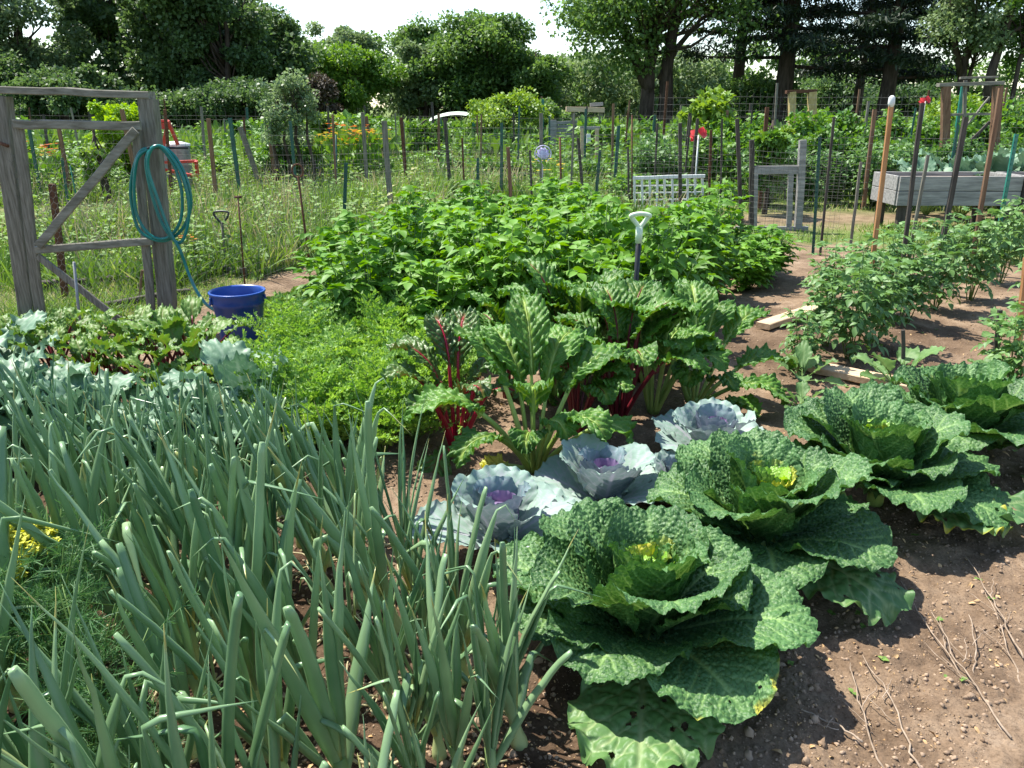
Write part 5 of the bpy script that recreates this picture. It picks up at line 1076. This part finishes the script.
# flowers
def flowers(px, py, Y, w, h, n, mats, lab, seed):
    r = np.random.default_rng(seed); c = at(px, py, Y); t = thing('flower_clump', lab, 'flowers', (c[0], c[1], 0)); F_ = Fol(); m = MB()
    for i in range(n * 3):
        a = r.random() * 6.3; q = math.sqrt(r.random()) * w; z = r.uniform(.05, 1) * (c[2] + h * .2); F_.add((q * math.cos(a), q * math.sin(a), z), (math.cos(a) * .5, math.sin(a) * .5, 1), r.normal(size=3), Y * .009, r.uniform(.3, .9))
    F_.flush(m, FAR); m.build('foliage', 'bean', t)
    for mt in mats:
        F_ = Fol(); m = MB()
        for i in range(n // len(mats)):
            a = r.random() * 6.3; q = math.sqrt(r.random()) * w; b = np.array((q * math.cos(a), q * math.sin(a), c[2] + r.uniform(-h, h) + (.12 if mt == 'petal_orange' else 0)))
            for k in range(5): F_.add(b, (math.cos(k * 1.26), math.sin(k * 1.26), .6), (0, 0, 1), Y * .0032, r.uniform(.2, .8))
        F_.flush(m, OVAL); m.build('blooms', mt, t)
flowers(352, 138, 17, .55, .16, 100, ['petal_yellow', 'petal_orange'], 'clump of yellow and orange lilies beyond the fence', 1); flowers(330, 139, 17.5, .4, .12, 40, ['petal_yellow'], 'clump of plain yellow lilies beside the orange ones', 2)
flowers(40, 155, 15, .35, .12, 45, ['petal_yellow', 'petal_orange'], 'orange and yellow flowers seen through the gate', 3); flowers(190, 250, 8.3, .10, .04, 9, ['petal_orange'], 'small marigold beside the hanging hose', 4); flowers(372, 135, 17, .4, .1, 40, ['petal_yellow'], 'yellow lilies just behind the thick grey post', 5)
flowers(550, 165, 13, .3, .1, 14, ['petal_yellow'], 'sparse yellow flowers under the lilac ornament', 6)

# ============================================================ TREES AND SHRUBS
def crown_leaves(mf, r, cents, rads, per, size, tint0=.5, flat=.75, tpl=FAR2, needle=False):
    P_, F_, U_, S_, T_ = [], [], [], [], []
    for c, pr in zip(cents, rads):
        m = int(per * r.uniform(.7, 1.3)); v = norm(r.normal(size=(m, 3))) * (r.random((m, 1)) ** .45) * pr * (1, 1, flat); P_.append(c + v)
        F_.append(norm(v) * .6 + r.normal(size=(m, 3)) * .7 + (0, 0, -.15)); U_.append(r.normal(size=(m, 3)) * .6 + (0, 0, 1)); S_.append(size * r.uniform(.6, 1.3, m)); T_.append(tint0 + r.normal(0, .10) + r.uniform(-.18, .18, m))
    scatter(mf, tpl, np.concatenate(P_), np.concatenate(F_), np.concatenate(U_), np.concatenate(S_), np.concatenate(T_))
def tree(lab, cx, hw, top, bot, Y, mat, seed, n=14000, leaf=.24, trunk=None, nc=46, cat='tree', name='deciduous_tree', z0=0., trunks=None, shape=.9, gaps=0., grp=None, tr=.22):
    """crown from pixel extents at distance Y"""
    r = np.random.default_rng(seed); o = np.array(P(cx, 100, Y)); o[2] = 0; t = thing(name, lab, cat, tuple(o), group=grp)
    zt = P(cx, top, Y)[2]; zb = max(.3, P(cx, bot, Y)[2]); w = hw / F * Y * 1.2; H = zt - zb; cz = (zt + zb) / 2
    C = []; RD = []
    nl = 11; lob = []
    while len(lob) < nl:
        v = r.uniform(-1, 1, 3)
        if .45 < np.linalg.norm(v) < 1: lob.append((v * (.72, .72, .74), r.uniform(.26, .46)))
    while len(C) < nc:
        l = lob[int(r.integers(nl))]; v = norm(r.normal(size=3)) * l[1] * r.uniform(.5, 1.0) + l[0]
        if r.random() < .22: v = r.uniform(-.7, .7, 3)
        k = 1 - .25 * max(0, v[2]) if shape < 1 else 1
        c = np.array([v[0] * w * .86 * k, v[1] * w * .86, cz + v[2] * H * .5]); pr = w * r.uniform(.15, .30)
        if r.random() < gaps: continue
        C.append(c); RD.append(pr)
    mf = MB(); crown_leaves(mf, r, C, RD, int(1.5 * n / nc), leaf * .9); mf.build('crown', mat, t)
    ms = MB(); bs = trunks or [(0, tr)]
    for bx, rd in bs: tube(ms, [(bx, 0, -.3), (bx * .95 + .05, .1, zb * .6), (bx * .9, 0, max(zb, 1)), (bx * .7 + .1 * w, .1, cz), (bx * .5, 0, cz + H * .3)], [rd * 1.35, rd, rd * .9, rd * .55, rd * .15], 9)
    for i in range(0, nc, 2):
        b0 = np.array([bs[i % len(bs)][0] * .85, 0, max(zb * .9, 1) + (C[i][2] - zb) * .45]); tube(ms, [b0, (b0 + C[i]) / 2 + (0, 0, -.05 * H), C[i]], [rd * .38, rd * .22, rd * .06], 5)
    ms.build('trunk', 'bark', t); return t
tree('grey-green tree with sky gaps at the picture edge above the gate', 25, 62, -60, 95, 48, 'tree_grey', 1, 15000, .26, gaps=.2)
tree('tall dark tree standing directly behind the gate opening', 112, 62, -90, 80, 55, 'tree_dark', 2, 17000, .30)
tree('massive dark oak behind the red frame', 190, 78, -110, 112, 50, 'tree_dark', 3, 26000, .28, nc=70, tr=.35)
tree('dark rounded tree at the end of the dark wood', 262, 50, 0, 112, 52, 'tree_dark', 4, 16000, .27)
tree('slender dark tree between the oak and the rounded one', 228, 45, -50, 105, 47, 'tree_dark', 5, 13000, .26)
tree('low dark understory tree left of the lime green bush', 62, 45, 62, 125, 40, 'tree_dark', 6, 10000, .22) ['label'] = 'low dark understory tree seen through the gate'
tree('dark undergrowth tree under the massive oak', 170, 60, 84, 126, 42, 'tree_dark', 7, 11000, .22); tree('dark holly shaped tree behind the green netting tent', 240, 40, 80, 124, 40, 'tree_dark', 8, 8000, .2)
tree('low dark tree at the picture edge behind the gate post', 5, 40, 55, 125, 44, 'tree_dark', 9, 9000, .22)
tree('pale distant tree with open crown against the sky', 340, 36, 14, 90, 85, 'tree_grey', 10, 9000, .38, gaps=.15); tree('small feathery distant tree beside the pale one', 308, 22, 40, 95, 80, 'tree_grey', 11, 3500, .34, gaps=.3)
tree('bright green rounded tree in front of the pale distant one', 345, 52, 44, 112, 58, 'tree_light', 12, 15000, .28)
tree('distant tree rising behind the gap in the wood', 425, 34, 18, 90, 85, 'tree_mid', 13, 8000, .38); tree('willowy olive tree at the near side of the great round tree', 425, 42, 44, 115, 62, 'tree_grey', 14, 13000, .3)
tree('great round green tree in the middle of the skyline', 485, 62, 10, 112, 62, 'tree_mid', 15, 30000, .3, nc=90, tr=.35); tree('lower green tree leaning out from the great round one', 535, 36, 36, 112, 60, 'tree_mid', 16, 11000, .3)
tree('distant pale tree beyond the round tree', 575, 36, 50, 108, 95, 'tree_grey', 17, 8000, .4); tree('distant dark bush tree behind the grey pergola', 612, 40, 62, 112, 80, 'tree_mid', 18, 9000, .36); tree('distant green tree between the trunks and the pergola', 640, 34, 72, 112, 75, 'tree_dark', 19, 7000, .34)
tree('wide low tree behind the fig shrub', 750, 50, 78, 122, 46, 'tree_mid', 20, 12000, .22); tree('green tree in the distance behind the twin trunks', 692, 38, 58, 112, 70, 'tree_mid', 21, 8000, .33)
tree('distant tree seen below the pine boughs', 835, 60, 82, 118, 70, 'tree_dark', 22, 9000, .32); tree('low dark tree near the pine at the fence', 905, 40, 88, 118, 60, 'tree_dark', 23, 6000, .28); tree('distant hedge tree behind the timber arch', 1000, 60, 102, 120, 75, 'tree_mid', 24, 7000, .3)
# twin trunk tree
t = tree('large shade tree with twin dark trunks and a broad overhanging crown', 655, 108, -150, 68, 44, 'tree_mid', 30, 15000, .24, nc=80, trunks=[(-.45, .36), (.55, .36)], gaps=.1)
mb = MB(); o = np.array(P(655, 100, 44)); o[2] = 0; bl = lambda px, py: W3(px, py, 44) - o
tube(mb, [bl(650, 92), bl(638, 70), bl(628, 40), bl(615, 10), bl(600, -20)], [.3, .24, .18, .12, .06], 8); tube(mb, [bl(660, 80), bl(675, 50), bl(700, 20), bl(730, 0)], [.2, .15, .1, .05], 7); mb.build('limb', 'bark', t)
mf = MB(); r2 = np.random.default_rng(8); cc = [bl(*p) + (0, r2.uniform(-2, 2), 0) for p in [(575, 22), (590, 10), (570, 5), (600, 35), (585, 45), (612, 50), (600, 20), (622, 62), (615, 30), (560, 14), (640, 55), (605, 5)]]; crown_leaves(mf, r2, cc, [1.0] * len(cc), 170, .24, flat=1.1); mf.build('hanging_branches', 'tree_mid', t)
# pines
def pine(lab, tx, Y, seed, y_top, y_low, spread, tr, mat='pine', n=36):
    r = np.random.default_rng(seed); o = np.array(P(tx, 110, Y)); o[2] = 0; t = thing('pine_tree', lab, 'pine', tuple(o), group=None); ms = MB(); mf = MB(); zt = P(tx, y_top, Y)[2]; zl = P(tx, y_low, Y)[2]
    tube(ms, [(0, 0, -.3), (.05, 0, zl), (.1, 0, (zl + zt) / 2), (.2, 0, zt)], [tr * 1.25, tr, tr * .7, .05], 10)
    P_ = []; sp = spread / F * Y
    C = []; RD = []
    for k in range(n):
        z = zl + (zt - zl) * (k / n) ** .9; a = k * 2.4 + r.normal(0, .3); L = sp * (1 - .65 * k / n) * r.uniform(.6, 1.1); dz = L * r.uniform(-.16, .10)
        e = np.array([L * math.cos(a), L * math.sin(a), z + dz]); m = np.array([L * .5 * math.cos(a), L * .5 * math.sin(a), z + dz * .2]); tube(ms, [(0, 0, z), m, e], [.10, .07, .02], 5)
        for j in range(9):
            q = .25 + .75 * j / 8 * r.uniform(.9, 1.05); b = np.array([0, 0, z]) * (1 - q) ** 2 + 2 * q * (1 - q) * m + q * q * e; s = r.normal(0, L * .11, 3) * (1, 1, .25); C.append(b + s + (0, 0, .1)); RD.append(L * .16 * r.uniform(.7, 1.3) + .15)
    crown_leaves(mf, r, C, RD, 85, .26, flat=.34, tpl=leaf_tpl([.12, .3, .12], .2, .2, 2)); mf.build('crown', mat, t); ms.build('trunk', 'bark', t)
pine('dark pine whose trunk rises behind the yellow topped arch', 781, 44, 1, -170, 66, 105, .42); pine('dark pine with bare lower branches behind the planter', 884, 42, 2, -170, 78, 90, .36); pine('slimmer dark pine between the two larger pines', 856, 52, 3, -140, 70, 70, .26); pine('dark pine overlapping the twin trunk shade tree', 735, 50, 4, -150, 40, 85, .3)
# forked trees at right
def forked(lab, tx, Y, seed, limbs, mat, hw, top, bot, n):
    t = tree(lab, tx, hw, top, bot, Y, mat, seed, n, .21, nc=44, gaps=.3, tr=.1); o = np.array(P(tx, 100, Y)); o[2] = 0; mb = MB()
    for l, rd in limbs: tube(mb, [W3(px, py, Y) - o for px, py in l], np.linspace(rd, rd * .35, len(l)), 8)
    mb.build('limb', 'bark', t)
forked('open forked tree with bright sky between its limbs, behind the arch', 965, 38, 40, [([(962, 112), (962, 78), (966, 55), (985, 25), (1003, 0), (1015, -20)], .20), ([(962, 78), (955, 45), (952, 15), (950, -20)], .16), ([(966, 55), (972, 20), (975, -15)], .1)], 'tree_grey', 66, -60, 78, 6500)
forked('leaning tree at the picture edge behind the arch', 1012, 36, 41, [([(985, 108), (992, 70), (1002, 40), (1015, 0), (1022, -20)], .22), ([(1000, 45), (1015, 30), (1040, 20)], .12)], 'tree_light', 42, -60, 66, 3800)
# shrubs
def shrub(lab, cx, hw, top, bot, Y, mat, seed, n=5000, leaf=.1, nc=24, name='shrub', gaps=0, tks=None): return tree(lab, cx, hw, top, bot, Y, mat, seed, n, leaf, nc=nc, cat='shrub', name=name, tr=.04, gaps=gaps, trunks=tks)
shrub('lime green bush glowing behind the gate rail', 113, 30, 94, 172, 17, 'shrub_lime', 1, 9000, .085, nc=60)
shrub('airy shrub with pale leaves and bare grey stems', 285, 38, 70, 146, 16, 'shrub_pale', 2, 3000, .075, nc=40, gaps=.2, tks=[(-.35, .035), (-.1, .03), (.15, .035), (.4, .03)])
shrub('purple-brown leaved shrub behind the airy one', 318, 30, 74, 122, 38, 'shrub_purple', 3, 7000, .14)
shrub('fig shrub with big pale green leaves in front of the low tree', 712, 30, 92, 138, 19, 'vine', 4, 900, .17, nc=22); shrub('broad squash leaves seen through the gate by the orange flowers', 88, 16, 140, 185, 14, 'vine', 5, 420, .12, nc=10)
shrub('rounded green shrub behind the yellow lilies', 322, 20, 108, 135, 28, 'vine', 6, 2200, .12, nc=14)
shrub('yellow-green grape vine heaped over the far fence behind the arch', 965, 40, 86, 135, 20, 'vine', 7, 4200, .11); shrub('dark leafy shrub under the airy pale leaved one', 292, 24, 120, 170, 17.5, 'shrub_pale', 8, 1600, .08, nc=14)
t = shrub('vine heaped over a low arbour in front of the great round tree', 508, 44, 96, 135, 27, 'vine', 9, 6000, .12, nc=30, name='vine_arbour')
for s in (-1.1, 1.1): mb = MB(); beam(mb, (s, 0, -.1), (s, 0, 1.8), .08, .08); mb.build('post', 'teal_metal', t, smooth=False)
shrub('bushy pale shrub behind the planter row', 770, 24, 118, 160, 16.5, 'vine', 10, 1700, .1, nc=14); shrub('leafy green bush behind the little grey gate', 775, 24, 128, 205, 12.8, 'bean', 11, 1900, .10, nc=18); shrub('small green bush beyond the second fence post', 425, 20, 122, 150, 22, 'tree_light', 12, 1800, .1, nc=14)
shrub('green shrub between the vine arbour and pergola', 545, 24, 98, 125, 32, 'tree_mid', 13, 2500, .15, nc=14)

# understorey that closes the wood edge
def hedge(name, lab, x0, x1, Y, h, n, mat, seed, leaf=.35):
    r = np.random.default_rng(seed); x = r.uniform(x0, x1, n // 60); hh = h * (.65 + .6 * (fbm(x * .12, x * 0, seed, 3) + .5)); mf = MB(); C = []; RD = []
    for a, b in zip(x, hh): C.append((a, Y + r.uniform(-2, 2), b * r.random() ** .7)); RD.append(r.uniform(.6, 1.3))
    crown_leaves(mf, r, np.array(C), RD, 60, leaf); return stuff(mf.build(name, mat), lab, 'woodland')
hedge('far_woods', 'mass of mid green undergrowth closing the far edge of the gardens', -55, 80, 92, 7.5, 60000, 'tree_mid', 3, .45)
hedge('woods', 'dark undergrowth at the foot of the wood', -36, -12, 52, 5.0, 26000, 'tree_dark', 4, .3)
hedge('woodland_edge', 'grey-green brush below the middle trees', -14, 16, 66, 4.5, 26000, 'tree_grey', 5, .34)
# ============================================================ LIGHT, SKY, CAMERA
EL = 61.0; SUN_AZ = -52.0      # azimuth from +Y toward +X (negative = towards -X)
w = bpy.data.worlds.new("World"); scene.world = w; w.use_nodes = True
nt = w.node_tree; bg = nt.nodes['Background']; sky = nt.nodes.new('ShaderNodeTexSky'); sky.sky_type = 'NISHITA'; sky.sun_disc = False
sky.sun_elevation = R(EL); sky.sun_rotation = R(SUN_AZ); sky.air_density = 1.0; sky.dust_density = .5; sky.ozone_density = 1.0
nt.links.new(sky.outputs[0], bg.inputs[0]); bg.inputs[1].default_value = .135
sl = bpy.data.lights.new('sun', 'SUN'); sl.energy = 5.0; sl.angle = R(.55); sl.color = (1, .96, .88)
so = bpy.data.objects.new('sun', sl); COL.objects.link(so)
d = Vector((math.sin(R(SUN_AZ)) * math.cos(R(EL)), math.cos(R(SUN_AZ)) * math.cos(R(EL)), math.sin(R(EL))))
so.rotation_euler = (-d).to_track_quat('-Z', 'Y').to_euler()
cam = bpy.data.cameras.new('camera'); cam.sensor_width = 36; cam.lens = 18 / math.tan(R(32.5)); cam.clip_end = 3000; cam.clip_start = .05
co = bpy.data.objects.new('camera', cam); COL.objects.link(co); co.location = (0, 0, CAM_H); co.rotation_euler = (math.pi / 2 - PITCH, 0, 0)
scene.camera = co
scene.view_settings.view_transform = 'Standard'; scene.view_settings.look = 'None'; scene.view_settings.exposure = 1.05; scene.view_settings.gamma = 1; scene.view_settings.use_curve_mapping = False
scene.cycles.max_bounces = 6; scene.cycles.transparent_max_bounces = 4; scene.cycles.use_denoising = True
scene.render.engine = 'CYCLES'
